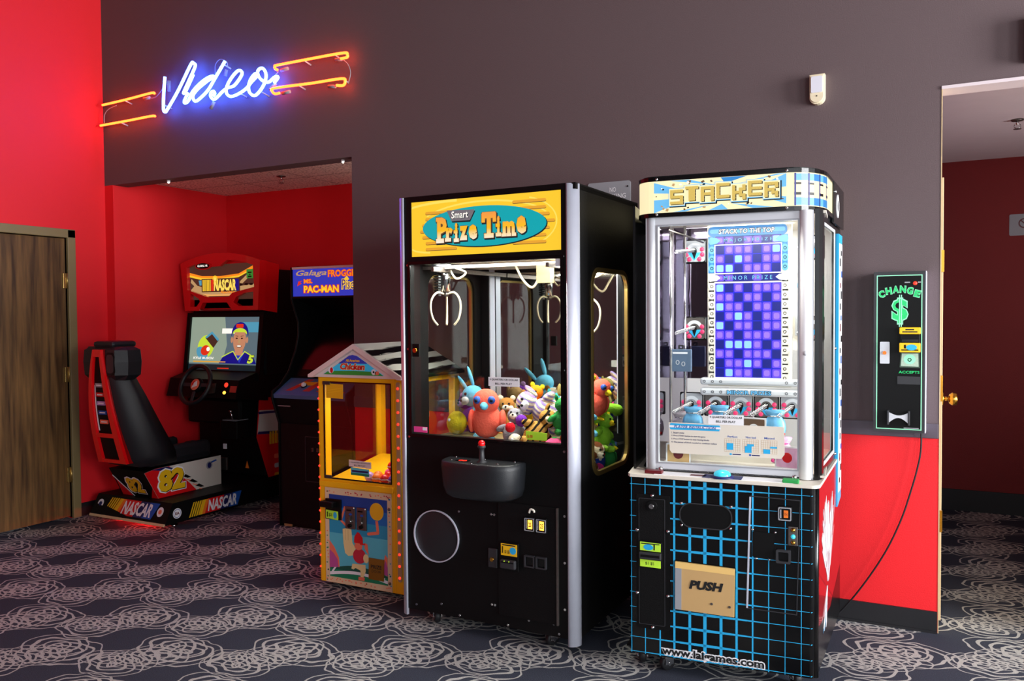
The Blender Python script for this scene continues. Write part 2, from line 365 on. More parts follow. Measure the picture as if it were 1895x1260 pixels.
walled('wall_front', -5.7, 5.0, 'x', (-1.75, -1.6), [(-.3, 1.5), (2.5, 4.3)], .7, 3.3, 'grey_paint')
n = 0
for y in (-.3, 2.5):
    n += 1; g = G(); g.F = frame((5.0, y+.9, 0), (0, -1))
    g.ring([(0, .7), (1.8, .7), (1.8, 3.3), (0, 3.3)], [(.06, .76), (1.74, .76), (1.74, 3.24), (.06, 3.24)], -.1, .02, 'black'); g.box(.87, .76, -.06, .93, 3.24, 0, 'black')
    g.build('window_%d' % n, kind='structure')
for x in (.6, 3.4):
    n += 1; g = G(frame((x+.9, -1.6, 0), (-1, 0)))
    g.ring([(0, .7), (1.8, .7), (1.8, 3.3), (0, 3.3)], [(.06, .76), (1.74, .76), (1.74, 3.24), (.06, 3.24)], -.1, .02, 'black'); g.box(.87, .76, -.06, .93, 3.24, 0, 'black')
    g.build('window_%d' % n, kind='structure')
# alcove
YB, CZ = 5.285, 2.515
g = G(); g.box(XA-.1, D+T, 0, XA, YB, CZ, 'red_paint'); g.build('wall_alcove_left', kind='structure')
g = G(); g.box(XA-.1, YB, 0, -2.7, YB+.1, CZ, 'red_paint'); g.build('wall_alcove_back', kind='structure')
g = G(); g.box(-2.8, D+T, 0, -2.7, YB, CZ, 'red_paint'); g.build('wall_alcove_right', kind='structure')
g = G(); g.box(XA-.1, D+T, CZ, -2.7, YB+.1, CZ+.05, 'ceiling_tile'); g.build('ceiling_alcove', kind='structure')
# corridor behind the doorway
YC = 6.87; CC = 2.55
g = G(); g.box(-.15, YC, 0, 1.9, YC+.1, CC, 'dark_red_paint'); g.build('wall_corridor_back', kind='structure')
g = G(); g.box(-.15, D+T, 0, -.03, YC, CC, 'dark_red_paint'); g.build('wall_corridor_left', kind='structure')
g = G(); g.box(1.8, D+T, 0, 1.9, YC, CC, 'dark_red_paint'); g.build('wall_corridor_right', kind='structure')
g = G(); g.box(-.15, D+T, CC, 1.9, YC+.1, CC+.05, 'white_paint'); g.build('ceiling_corridor', kind='structure')
g = G(); g.box(-.02, YC-.012, 0, 1.8, YC, .155, 'black_rubber'); g.build('baseboard_corridor', kind='structure')
# trims
g = G(); g.box(XJ, D-.012, RAIL, -.002, D, .952, 'rail_paint', .003); g.build('trim_1', kind='structure')
g = G(); g.box(XJ, D-.01, 0, -.002, D, .098, 'black_rubber'); g.box(XJ, D-.016, 0, -.002, D, .012, 'black_rubber'); g.build('baseboard_back', kind='structure')
g = G(); g.box(XL, Y1+.065, 0, XL+.01, D, .095, 'black_rubber'); g.box(XL, D-.01, 0, XA, D, .095, 'black_rubber'); g.build('baseboard_left', kind='structure')
g = G(); g.box(XA, D+T, 0, XA+.01, YB, .095, 'black_rubber'); g.box(XA, YB-.01, 0, -2.8, YB, .095, 'black_rubber'); g.build('baseboard_alcove', kind='structure')
g = G(); g.box(0, D-.002, 0, .004, D+T, HDR, 'cream_wood'); g.box(0, D-.006, HDR-.002, .9, D+T, HDR+.012, 'white_paint'); g.build('trim_2', kind='structure')
# brown door in the left wall
g = G(); g.box(XL-.06, Y0+.003, .012, XL-.012, Y1-.003, 2.035, 'door_wood')
dr = g.build('door_1', kind='structure')
g = G()
for z in (1.73, 1.05, .32):
    g.box(XL-.014, Y1-.03, z-.055, XL+.004, Y1+.002, z+.055, 'hinge_brass', .002); g.cyl((XL+.006, Y1-.002, z-.055), (XL+.006, Y1-.002, z+.055), .007, 'hinge_brass', 10)
g.build('hinge', dr)
g = G()
g.box(XL-.08, Y1, 0, XL+.02, Y1+.062, 2.10, 'olive_trim', .004); g.box(XL-.08, Y0-.06, 0, XL+.02, Y0, 2.10, 'olive_trim', .004); g.box(XL-.08, Y0-.06, 2.04, XL+.02, Y1+.062, 2.102, 'olive_trim', .004)
g.build('trim_3', kind='structure')
# open corridor door seen edge on
g = G(); g.box(-.018, 4.32, .01, .012, 5.2, 2.075, 'cream_wood', .002)
d2 = g.build('door_2', kind='structure')
g = G()
g.cyl((.012, 4.40, 1.045), (.05, 4.40, 1.045), .010, 'brass', 16); g.lathe([(.0, .0), (.02, .002), (.03, .015), (.028, .035), (.0, .04)], (.038, 4.40, 1.045), 'brass', 20, (1, 0, 0)); g.cyl((.012, 4.40, 1.045), (.018, 4.40, 1.045), .03, 'brass', 20)
g.build('door_knob', d2)
g = G(); g.box(.0, 4.312, 1.04, .014, 4.322, 1.16, 'brass'); g.build('latch_plate', d2)
for z in (1.69, .48):
    g = G(); g.box(.002, 4.308, z-.05, .016, 4.322, z+.05, 'brass'); g.build('hinge', d2)

# ================================================================ neon sign
V1 = [(-4.871, 3.156), (-4.886, 3.043), (-4.892, 2.933), (-4.875, 2.912), (-4.851, 2.928), (-4.739, 3.046), (-4.612, 3.205), (-4.587, 3.21), (-4.57, 3.188), (-4.628, 3.104), (-4.688, 3.022), (-4.665, 3.032), (-4.589, 3.134)]
V2 = [(-4.644, 3.016), (-4.683, 2.962), (-4.671, 2.948), (-4.638, 2.965), (-4.598, 3.019), (-4.514, 3.07), (-4.445, 3.094), (-4.408, 3.098), (-4.4, 3.09), (-4.464, 3.068), (-4.553, 3.027), (-4.598, 2.987), (-4.575, 2.948), (-4.511, 2.972), (-4.447, 3.013), (-4.39, 3.073), (-4.289, 3.18)]
V3 = [(-4.404, 2.963), (-4.389, 2.978), (-4.401, 2.995), (-4.424, 2.987), (-4.427, 2.961), (-4.399, 2.939), (-4.362, 2.953), (-4.319, 2.98), (-4.269, 3.0), (-4.209, 3.007), (-4.148, 3.056), (-4.136, 3.086), (-4.165, 3.101), (-4.207, 3.081), (-4.257, 3.036), (-4.282, 2.991), (-4.271, 2.954), (-4.229, 2.938), (-4.157, 2.951), (-4.097, 2.975), (-4.055, 3.008), (-4.002, 3.044), (-4.019, 3.059), (-4.061, 3.026), (-4.079, 2.981), (-4.069, 2.941), (-4.028, 2.917), (-3.982, 2.939), (-3.94, 2.984), (-3.923, 3.033), (-3.938, 3.073), (-3.967, 3.088), (-3.996, 3.071), (-3.985, 3.033), (-3.946, 3.0), (-3.9, 2.989), (-3.849, 3.014), (-3.821, 3.008), (-3.855, 2.977)]
sign = thing('neon_sign', 'blue and red glowing neon sign reading Video, high on the dark wall above the alcove', 'neon sign', (-4.4, D, 3.0))
def npts(p, y=4.11): return [(x+4.4, y-D, z-3.0) for x, z in p]
for nm, p in (('letter_tube', V1), ('letter_tube', V2), ('letter_tube', V3)):
    G().tube(smooth(npts(p), 5), .0098, 'tube_blue', 8).build(nm, sign, label='glowing blue-white glass tube lettering')
for p in ([(-5.543, 3.041), (-5.259, 3.05), (-5.014, 3.062), (-4.981, 3.052)], [(-5.57, 2.893), (-5.264, 2.895), (-5.032, 2.899), (-4.979, 2.894)],
          [(-3.824, 3.056), (-3.843, 3.066), (-3.847, 3.083), (-3.819, 3.087), (-3.545, 3.087), (-3.287, 3.084), (-3.256, 3.068), (-3.26, 3.053), (-3.308, 3.052)],
          [(-3.809, 2.906), (-3.849, 2.906), (-3.873, 2.926), (-3.852, 2.943), (-3.547, 2.933), (-3.306, 2.929), (-3.276, 2.909), (-3.291, 2.886), (-3.343, 2.893)]):
    G().tube(smooth(npts(p), 5), .0085, 'tube_red', 8).build('stripe_tube', sign, label='glowing orange-red glass tube stripe')
for p in ([(-5.408, 3.024), (-5.494, 3.009), (-5.542, 2.972), (-5.547, 2.915)], [(-5.075, 3.034), (-5.001, 3.031), (-4.954, 3.052), (-4.9, 3.095)], [(-3.3, 3.048), (-3.264, 3.014), (-3.245, 2.961), (-3.262, 2.901)], [(-4.395, 3.112), (-4.397, 3.165), (-4.374, 3.197), (-4.337, 3.205), (-4.289, 3.18), (-4.278, 3.139)], [(-3.86, 2.98), (-3.87, 3.02), (-3.83, 3.05)]):
    G().tube(smooth(npts(p, 4.125), 5), .003, 'grey', 6).build('wire', sign)
FE = [(-4.846, 3.129), (-4.848, 3.056), (-4.291, 3.128), (-4.304, 3.086), (-4.412, 2.928), (-4.444, 2.883), (-3.855, 2.977), (-3.907, 2.942), (-3.81, 3.054), (-3.749, 3.059), (-3.312, 3.053), (-3.36, 3.057), (-3.8, 2.906), (-3.735, 2.909), (-3.363, 2.892), (-3.42, 2.9), (-5.109, 3.035), (-5.048, 3.037)]
for i in range(0, len(FE), 2):
    a, b = npts(FE[i:i+2], 4.125); G().cyl(a, b, .011, 'grey', 12).build('end_cap', sign)
for x, z in ((-4.88, 2.96), (-4.16, 2.95), (-4.3, 3.16), (-3.96, 2.93), (-5.3, 3.045), (-5.35, 2.892), (-3.6, 3.083), (-3.65, 2.934), (-3.35, 3.08), (-3.3, 2.93)):
    a = npts([(x, z)])[0]; G().cyl((a[0], -.001, a[2]-.012), a, .006, 'light_grey', 8, .004).build('standoff', sign)

# ================================================================ wall fittings
t = thing('motion_detector', 'cream motion detector with white lens, alone high on the grey wall', 'sensor', (-.52, D, 2.506))
Fm = frame((-.52*0, 0, 0)); g = G(Fm); out = [(-.034, .068), (-.034, -.04)]+[(.034*math.cos(a), -.04+.03*math.sin(a)) for a in [PI+PI*i/10 for i in range(1, 10)]]+[(.034, -.04), (.034, .068)]
g.poly(out, 0, .035, 'ivory_plastic'); g.poly([(x*.85, z*.92) for x, z in out], .035, .045, 'ivory_plastic'); g.build('housing', t)
g = G(Fm); g.poly(rr(-.025, -.02, .025, .056, .006), .045, .05, 'lens_white'); g.build('lens', t); G(Fm).ball((0, -.035, .045), .003, 'black').build('indicator', t)
t = thing('wall_sign', 'pale green wall sign above the doorway, at the far right edge of the photo', 'sign', (.312, D, 2.51))
g = G(FF); g.poly(rr(0, 0, .32, .19, .01), 0, .05, 'light_grey'); g.build('housing', t)
g = G(FF); g.poly(rr(.004, .004, .316, .186, .01), .05, .054, 'change_light'); g.build('face', t)
t = thing('no_smoking_sign', 'grey plaque reading NO SMOKING behind the top of the yellow-headed crane machine', 'sign', (-1.60, D, 2.0))
g = G(FF); g.poly(rr(-.09, -.03, .15, .16, .012), .0, .006, 'grey'); g.text('NO', .035, .105, .07, .13, .007, 'white', .012); g.text('SMOKING', -.015, .07, .125, .095, .007, 'white', .012)
g.build('plate', t); g = G(FF); g.cyl((.135, .13, .006), (.135, .13, .009), .004, 'black'); g.build('screw', t)
t = thing('corridor_sign', 'small grey plate with a slashed circle on the red corridor wall', 'sign', (.433, YC, 1.995))
g = G(FF); g.poly(rr(0, 0, .18, .15, .01), 0, .006, 'grey'); g.ring(ell(.09, .085, .035, .035), ell(.09, .085, .026, .026), .006, .008, 'maroon'); g.box(-.03, -.004, .006, .03, .004, .008, 'maroon', M=Matrix.Translation((.09, .085, 0)) @ Matrix.Rotation(-.8, 4, 'Z')); g.build('plate', t)
def sprinkler(loc, label):
    t = thing('sprinkler', label, 'sprinkler', loc)
    G().lathe([(.0, 0), (.035, -.002), (.03, -.008), (.0, -.01)], (0, 0, 0), 'dull_steel', 20).build('escutcheon', t)
    g = G(); g.cyl((0, 0, -.005), (0, 0, -.03), .008, 'chrome'); g.tube([(.014, 0, -.028), (.016, 0, -.04), (.004, 0, -.052), (-.004, 0, -.052), (-.016, 0, -.04), (-.014, 0, -.028)], .003, 'chrome', 6)
    g.build('frame', t); G().cyl((0, 0, -.052), (0, 0, -.055), .02, 'dull_steel', 14).build('deflector', t)
sprinkler((-4.4, 4.75, CZ), 'small chrome sprinkler head under the speckled alcove ceiling tiles')
sprinkler((.385, 5.55, CC), 'small chrome sprinkler head under the corridor ceiling at far right')
for x, lb in ((-5.0, 'tiny white clip light under the alcove bulkhead, above the racing cabinet'), (-3.40, 'tiny white clip light under the alcove bulkhead, at its right end')):
    t = thing('spot_light', lb, 'light', (x, D+.06, SOF))
    G().cyl((0, 0, 0), (0, 0, -.012), .012, 'white', 12).build('base', t); G().ball((0, 0, -.014), .007, 'tube_white', 8, 6).build('bulb', t)

# ================================================================ change machine
t = thing('change_machine', 'tall black wall-mounted change machine with green dollar sign beside the doorway', 'change machine', (-.265, 4.06, .92))
G().box(0, .008, 0, .207, .112, .716, 'dark_grey', .003).build('housing', t)
g = G(FF); g.poly(rr(0, 0, .207, .716, .004, 2), -.01, .004, 'dark_grey'); g.ring([(.012, .012), (.196, .012), (.196, .700), (.012, .700)], [(.016, .016), (.192, .016), (.192, .696), (.016, .696)], .004, .005, 'change_light')
g.poly([(.016, .016), (.192, .016), (.192, .696), (.016, .696)], .004, .0045, 'black')
word = 'CHANGE'
for i, ch in enumerate(word):
    u = (i+.5)/6-.5; x = .104+u*.172; a = -u*.6; dz = -.030*(2*u)**2
    Mx = Matrix.Translation((x, .637+dz, 0)) @ Matrix.Rotation(a, 4, 'Z')
    g.text(ch, -.0132, -.0165, .0132, .0165, .0052+.0002*i, 'change_light', .07, M=Mx); g.text(ch, -.0112, -.0143, .0112, .0143, .0056+.0002*i, 'change_green', .05, M=Mx)
g.text('$', .072, .480, .142, .600, .0052, 'change_light', .06); g.text('$', .0765, .486, .1375, .594, .0056, 'change_green', .035)
g.box(.103, .470, .0052, .107, .612, .0058, 'change_light'); g.box(.111, .470, .0052, .115, .612, .0058, 'change_light')
g.text('ACCEPTS', .103, .263, .187, .275, .0052, 'change_green', .02); g.box(.125, .664, .0052-.0004, .147, .669, .0052, 'grey'); g.box(.178, .664, .0052-.0004, .19, .669, .0052, 'grey'); g.box(.125, .018, .0052-.0004, .185, .022, .0052, 'grey')
g.poly([(.098, .215), (.19, .215), (.19, .250), (.098, .250)], .0045, .007, 'dark_grey'); g.build('door', t)
G(FF).ball((.167, .662, .005), .0085, 'led_red', 12, 8).build('indicator_lamp', t)
g = G(FF); g.poly(rr(.027, .306, .066, .403, .003), .004, .014, 'light_grey'); g.cyl((.046, .354, .014), (.046, .354, .02), .008, 'orange', 14); g.build('lock', t)
g = G(FF); g.box(.108, .358, .004, .188, .438, .03, 'black', .003); g.box(.106, .438, .004, .19, .468, .034, 'yellow', .003); g.box(.106, .358, .02, .19, .400, .036, 'yellow', .003); g.box(.116, .404, .02, .182, .415, .031, 'gloss_black')
g.box(.114, .366, .036, .182, .371, .0365, 'black'); g.poly(ell(.155, .380, .022, .013, 16), .036, .0367, 'cyan_print'); g.box(.125, .375, .036, .133, .392, .0366, 'black'); g.box(.13, .455, .0343-.0004, .165, .461, .0343, 'black_text'); g.box(.118, .445, .0343-.0004, .178, .451, .0343, 'black_text')
g.build('bill_acceptor', t)
g = G(FF); g.poly([(.107, .29), (.188, .288), (.186, .356), (.112, .356)], .004, .006, 'money_dark'); g.poly([(.112, .296), (.183, .294), (.181, .352), (.116, .352)], .006, .0066, 'money'); g.poly(ell(.147, .326, .024, .022, 20), .0066, .0072, 'change_light'); g.ring(ell(.147, .324, .008, .008, 14), ell(.147, .324, .005, .005, 14), .0072, .0078, 'black'); g.build('dollar_sticker', t)
g = G(FF); g.box(.058, .034, .004, .066, .098, .03, 'dark_grey', .002); g.box(.142, .034, .004, .150, .098, .03, 'dark_grey', .002)
cup = [(.066, .088)]+[(.066+.076*i/8, .088-.012*math.sin(PI*i/8)) for i in range(1, 8)]+[(.142, .088), (.142, .044)]+[(.142-.076*i/8, .044+.022*math.sin(PI*i/8)) for i in range(1, 8)]+[(.066, .044)]
g.poly(cup, .01, .026, 'light_grey'); g.build('coin_cup', t)
g = G(FF); g.box(.207, .0, -.11, .213, .716, .0, 'silver', .002); g.build('side_strip', t)
CORD = [(-0.071, .925), (-0.073, 0.826), (-0.088, 0.739), (-0.113, 0.638), (-0.15, 0.511), (-0.208, 0.367), (-0.281, 0.231), (-0.362, 0.104), (-0.42, 0.03), (-.47, .008)]
tag(G().tube(smooth([(x, 4.15, z) for x, z in CORD], 5), .0038, 'black_rubber', 8).build('power_cord'), 'thin black power cord hanging from the change machine down the red wall', 'cord')

# ================================================================ small wall box between the two big machines
t = thing('sticker_dispenser', 'narrow black and tan wall box behind, between the two large prize machines', 'dispenser', (-1.36, 4.0, .75))
G().box(0, .0, 0, .30, .17, .60, 'olive_trim', .004).build('housing', t)
g = G(FF); g.poly([(.045, .20), (.28, .20), (.28, .58), (.045, .58)], 0, .01, 'black'); g.poly([(.062, .50), (.12, .50), (.12, .545), (.062, .545)], .01, .0112, 'red'); g.poly([(.062, .44), (.12, .44), (.12, .49), (.062, .49)], .01, .0112, 'white'); g.poly([(.075, .45), (.11, .45), (.11, .47), (.075, .47)], .0112, .012, 'navy')
g.poly([(.062, .22), (.12, .22), (.12, .29), (.062, .29)], .01, .0112, 'white'); g.poly([(.075, .27), (.11, .27), (.11, .283), (.075, .283)], .0112, .012, 'navy'); g.poly([(.012, .5), (.03, .5), (.03, .55), (.012, .55)], 0, .002, 'grey'); g.build('front_panel', t)

# ================================================================ yellow-headed crane machine
PZ = thing('crane_machine', 'tall black crane machine with yellow Prize Time header, full of plush toys', 'claw machine', (-2.236, 3.210, 0), -.0189)
PW, PD, PB, PT = .885, .757, .075, 2.0
FL = .865     # prize deck height
wl, wr_, wb, wt = .045, .815, .905, 1.692
# front fascia with the window opening
g = G(FF)
g.poly([(.012, PB), (.845, PB), (.845, PT), (.012, PT)], -.03, 0, 'black', [[(wl, wb), (wr_, wb), (wr_, wt), (wl, wt)], [(.052, 1.728), (.818, 1.728), (.818, 1.985), (.052, 1.985)]])
g.ring(rr(.0*1+.032, wb-.014, .832, wt+.014, .006), rr(.046, wb, .816, wt, .004), 0, .006, 'gloss_black')
g.build('front_panel', PZ)
for s in (0, 1):
    u0 = .17; g = G(frame((PW, 0, 0), (0, 1)) if s else frame((0, PD, 0), (0, -1)))
    a, b = (.17, .61) if s else (PD-.61, PD-.17)
    g.poly([(.04 if s else 0, PB), (PD if s else PD-.04, PB), (PD if s else PD-.04, PT), (.04 if s else 0, PT)], -.025, 0, 'textured_black', [rr(a, .745, b, 1.655, .075, 7)])
    g.build('side_panel', PZ)
    g = G(frame((PW, 0, 0), (0, 1)) if s else frame((0, PD, 0), (0, -1)))
    g.ring(rr(a-.008, .737, b+.008, 1.663, .08, 7), rr(a+.012, .757, b-.012, 1.643, .065, 7), -.012, .004, 'hinge_brass'); g.build('window_trim', PZ, label='brass-coloured window trim')
    g = G(frame((PW, 0, 0), (0, 1)) if s else frame((0, PD, 0), (0, -1)))
    g.poly(rr(a+.001, .746, b-.001, 1.654, .074, 7), -.008, -.004, 'glass'); g.build('side_window', PZ)
# shell: roof, back with mirror, deck, posts
g = G(); g.box(0, .0, PT, PW, PD, PT+.006, 'black'); g.box(0, .003, PT-.02, PW, PD, PT, 'black'); g.box(.02, .03, 1.70, PW-.02, PD-.01, 1.72, 'off_white'); g.build('roof', PZ)
g = G(); g.box(.0, PD-.02, PB, PW, PD, PT, 'textured_black'); g.build('back_panel', PZ)
g = G(); g.box(.06, PD-.024, FL, PW-.06, PD-.021, 1.68, 'mirror'); g.build('back_mirror', PZ)
g = G(); g.box(.025, .03, FL-.02, .66, PD-.02, FL, 'olive_trim'); g.box(.655, .03, .68, .66, PD-.02, FL, 'olive_trim'); g.box(.66, .03, .68, PW-.026, PD-.02, .70, 'olive_trim'); g.build('deck', PZ)
g = G(); g.box(.02, .03, PB, PW-.02, PD, PB+.03, 'black'); g.build('base', PZ)
for x in (.026, PW-.076):
    G().box(x, PD-.085, FL, x+.05, PD-.025, 1.70, 'black', .003).build('corner_post', PZ)
    G().box(x+(.05 if x < .4 else -.006), PD-.08, FL, x+(.056 if x < .4 else 0), PD-.03, 1.70, 'silver').build('post_strip', PZ)
g = G(FF); g.box(wl-.005, wb-.005, -.014, wr_+.005, wt+.005, -.009, 'glass'); g.build('front_window', PZ)
# rounded aluminium corner columns
def column(cx, sgn):
    g = G(); n = 10; secs = []
    for z in (.045, PT+.004):
        o = []
        for i in range(n+1):
            a = PI/2*i/n; o.append((cx+sgn*.042*math.sin(a), .040-.048*math.cos(a), z))
        o += [(cx+sgn*.036, .040, z), (cx, .006, z)]; secs.append(o)
    g.loft(secs, 'silver'); return g.build('corner_column', PZ, label='brushed aluminium corner column')
column(.845, 1); column(.012, -1)
# header
g = G(FF); g.poly([(.052, 1.728), (.818, 1.728), (.818, 1.985), (.052, 1.985)], -.012, -.004, 'e_yellow')
w = -.0035
def arcband(cx, cz, a, b, t0, t1, wd, n=14):
    o = [(cx+a*math.cos(math.radians(t0+(t1-t0)*i/n)), cz+b*math.sin(math.radians(t0+(t1-t0)*i/n))) for i in range(n+1)]
    return o+[(cx+(a-wd)*math.cos(math.radians(t1-(t1-t0)*i/n)), cz+(b-wd)*math.sin(math.radians(t1-(t1-t0)*i/n))) for i in range(n+1)]
E('e_yellow_l', (255, 222, 96), .95)
m = E('e_lettering', (250, 180, 60), .95); N, L = nodes_of(m); tc = N['Texture Coordinate']; sx_ = N.new('ShaderNodeSeparateXYZ'); L.new(tc.outputs['Object'], sx_.inputs[0])
mr = N.new('ShaderNodeMapRange'); mr.inputs['From Min'].default_value = 1.79; mr.inputs['From Max'].default_value = 1.90; L.new(sx_.outputs[2], mr.inputs['Value'])
cr = N.new('ShaderNodeValToRGB'); L.new(mr.outputs[0], cr.inputs[0]); cr.color_ramp.elements[0].color = lin((255, 240, 225)); cr.color_ramp.elements[1].color = lin((236, 150, 70))
e_ = cr.color_ramp.elements.new(.25); e_.color = lin((252, 215, 150)); e_ = cr.color_ramp.elements.new(.45); e_.color = lin((250, 186, 30)); L.new(cr.outputs[0], N['Principled BSDF'].inputs['Emission Color'])
for a in (arcband(.43, 1.86, .34, .105, 20, 150, .008), arcband(.60, 1.855, .20, .115, -50, 70, .006), arcband(.16, 1.84, .20, .10, 150, 268, .008), arcband(.3, 1.93, .3, .05, 90, 175, .012)):
    a = [(min(max(x, .053), .817), min(max(z, 1.729), 1.984)) for x, z in a]; g.poly(a, w-.0005, w, 'e_yellow_l')
w += .0006
ec, ez = (.433, 1.853)
for i, (x0, x1) in enumerate(((.585, .748), (.60, .748), (.62, .765), (.62, .79), (.62, .765), (.6, .748), (.585, .748))):
    z = 1.945-i*.0295
    g.poly(rr(x0, z-.0085, x1, z+.004, .006, 3), w-.0005, w, 'e_brown'); g.poly(rr(x0, z-.006, x1, z+.006, .006, 3), w, w+.0005, 'e_yellow_d')
for i, (x0, x1) in enumerate(((.130, .28), (.130, .28), (.112, .25), (.100, .25), (.112, .25), (.130, .28), (.130, .3))):
    z = 1.925-i*.0275
    g.poly(rr(x0, z-.0085, x1, z+.004, .006, 3), w-.0005, w, 'e_brown'); g.poly(rr(x0, z-.006, x1, z+.006, .006, 3), w, w+.0005, 'e_yellow_d')
g.poly(ell(.437, 1.847, .318, .090, 48, -.01), w, w+.001, 'e_shadow'); g.poly(ell(.433, 1.851, .317, .089, 48, -.01), w+.001, w+.002, 'e_teal')
w += .0022
g.poly([(.252, 1.925), (.400, 1.920), (.372, 1.872), (.278, 1.874)], w, w+.0006, 'e_shadow'); g.poly([(.248, 1.930), (.396, 1.926), (.370, 1.880), (.274, 1.880)], w+.0006, w+.0012, 'grey')
g.text('Smart', .277, 1.890, .365, 1.922, w+.0016, 'e_shadow', .03); g.text('Smart', .274, 1.892, .362, 1.924, w+.002, 'e_white', .015)
def slab(s, xs, z0s, hs, wds, base):
    for ch, x, z, h, wd in zip(s, xs, z0s, hs, wds):
        serif = []
        if ch == 'P': serif = [(-.006, .0, .036, .020), (-.006, h-.018, .02, h)]
        if ch == 'T': serif = [(wd*.5-.024, .0, wd*.5+.024, .020), (-.003, h-.045, .014, h-.005), (wd-.014, h-.045, wd+.003, h-.005)]
        if ch == 'r': serif = [(-.006, 0, .026, .016), (-.006, h-.014, .012, h)]
        if ch == 'i': serif = [(-.007, 0, wd+.007, .016), (-.007, h*.62-.014, wd, h*.62)]
        if ch == 'm': serif = [(-.006, 0, .018, .014), (wd*.5-.011, 0, wd*.5+.011, .014), (wd-.014, 0, wd+.006, .014)]
        for d, (ox, oz, w_, m_) in ((.0055, (.004, -.005, 0, 'e_shadow')), (.0045, (0, 0, .0006, 'e_brown')), (.0, (0, 0, .0012, 'e_lettering'))):
            bo = {.0055: .10, .0045: .095, .0: .052}[d]; k = d-.003 if d else .0
            g.text(ch, x+ox-k, z+oz-k, x+wd+ox+k, z+h+oz+k, base+w_, m_, bo)
            for a_, b_, c_, d_ in serif: g.poly([(x+a_+ox-d*.6, z+b_+oz-d*.6), (x+c_+ox+d*.6, z+b_+oz-d*.6), (x+c_+ox+d*.6, z+d_+oz+d*.6), (x+a_+ox-d*.6, z+d_+oz+d*.6)], base+w_-.0005, base+w_, m_)
slab('Prize', (.196, .244, .292, .316, .364), (1.785, 1.790, 1.786, 1.792, 1.794), (.116, .062, .086, .064, .066), (.052, .036, .013, .042, .044), w)
slab('Time', (.434, .510, .538, .606), (1.796, 1.800, 1.798, 1.806), (.114, .090, .066, .078), (.068, .013, .060, .048), w)
g.build('header', PZ, label='backlit yellow header lettered Smart Prize Time')
def inner_lamp(parent, loc, sx, sy, power, color=(1, .97, .9)):
    l = bpy.data.lights.new('case_lamp', 'AREA'); l.shape = 'RECTANGLE'; l.size = sx; l.size_y = sy; l.energy = power; l.color = color
    o = bpy.data.objects.new('case_lamp', l); COL.objects.link(o); o.parent = parent; o.location = loc; return o
inner_lamp(PZ, (.44, .10, 1.697), .66, .08, 13); inner_lamp(PZ, (.74, .38, 1.697), .12, .5, 16)
# lock on the window frame, screws
g = G(FF); g.box(.058, 1.265, .0, .098, 1.325, .012, 'black', .002); g.cyl((.078, 1.295, .012), (.078, 1.295, .022), .011, 'brass', 14); g.build('window_lock', PZ)
for x, z in ((.030, 1.69), (.030, 1.30), (.030, .89), (.828, 1.70), (.828, 1.22), (.828, .875), (.828, .60), (.828, .40), (.828, .20), (.30, .615-.05), (.47, .57), (.485, .57), (.47, .165), (.485, .165), (.20, .125), (.655, .125), (.30, .088), (.55, .086), (.80, .09), (.06, .10), (.775, .62), (.775, .45), (.775, .27), (.775, .13)):
    G(FF).cyl((x, z, 0), (x, z, .003), .0055, 'chrome', 10).build('screw', PZ)
# door panels and coin mechs
g = G(FF); g.poly([(.507, .128), (.793, .128), (.793, .632), (.507, .632)], 0, .006, 'textured_black'); g.build('coin_door', PZ)
g = G(FF); g.box(.793, .128, 0, .800, .632, .012, 'dull_steel'); g.build('piano_hinge', PZ)
for i in range(2):
    x = .642+i*.056
    g = G(FF); g.box(x, .518, .006, x+.052, .582, .018, 'black', .003); g.ring(rr(x+.003, .522, x+.049, .578, .003, 2), rr(x+.006, .525, x+.046, .575, .003, 2), .018, .021, 'grey'); g.box(x+.010, .532, .018, x+.013, .572, .021, 'grey'); g.box(x+.019, .532, .018, x+.040, .570, .020, 'amber_light'); g.text('25', x+.023, .54, x+.037, .56, .0208, 'black_text', .03); g.build('coin_slot', PZ)
    g = G(FF); g.ring(rr(x-.002, .362, x+.048, .414, .003, 2), rr(x+.004, .368, x+.042, .408, .003, 2), .006, .018, 'dark_grey'); g.box(x+.004, .368, .006, x+.042, .408, .009, 'gloss_black'); g.build('coin_return', PZ)
g = G(FF); g.box(.520, .335, .006, .612, .458, .016, 'black', .002); g.poly([(.526, .400), (.606, .400), (.606, .452), (.526, .452)], .016, .0175, 'yellow'); g.poly(ell(.586, .424, .016, .016, 16), .0175, .0182, 'cyan_print'); g.box(.532, .41, .0175, .537, .44, .0182, 'black'); g.text('$1 $5', .545, .408, .57, .425, .0182, 'black_text', .02); g.box(.533, .444, .0182-.0004, .598, .449, .0182, 'black_text')
g.box(.528, .345, .016, .604, .385, .035, 'dark_grey', .006); g.box(.534, .372, .035, .598, .378, .0355, 'gloss_black'); g.cyl((.552, .38, .035), (.552, .38, .037), .003, 'lime', 8); g.cyl((.575, .38, .035), (.575, .38, .037), .003, 'lime', 8); g.build('bill_acceptor', PZ)
g = G(FF); g.box(.455, .333, .0, .502, .420, .01, 'dark_grey', .004); g.cyl((.478, .372, .01), (.478, .372, .018), .009, 'brass', 14); g.build('door_lock', PZ)
g = G(FF); g.tube(smooth([(.662, .598, .008), (.670, .615, .01), (.685, .612, .01), (.688, .603, .01)], 4), .005, 'off_white', 6); g.build('paper_scrap', PZ)
# prize chute door
g = G(FF); g.ring(ell(.176, .437, .124, .121, 40), ell(.176, .437, .119, .116, 40), 0, .008, 'silver'); g.lathe([(0, .008), (.06, .007), (.10, .003), (.118, .001)], (.176, .437, 0), 'vinyl_black', 40, (0, 0, 1)); g.build('prize_door', PZ)
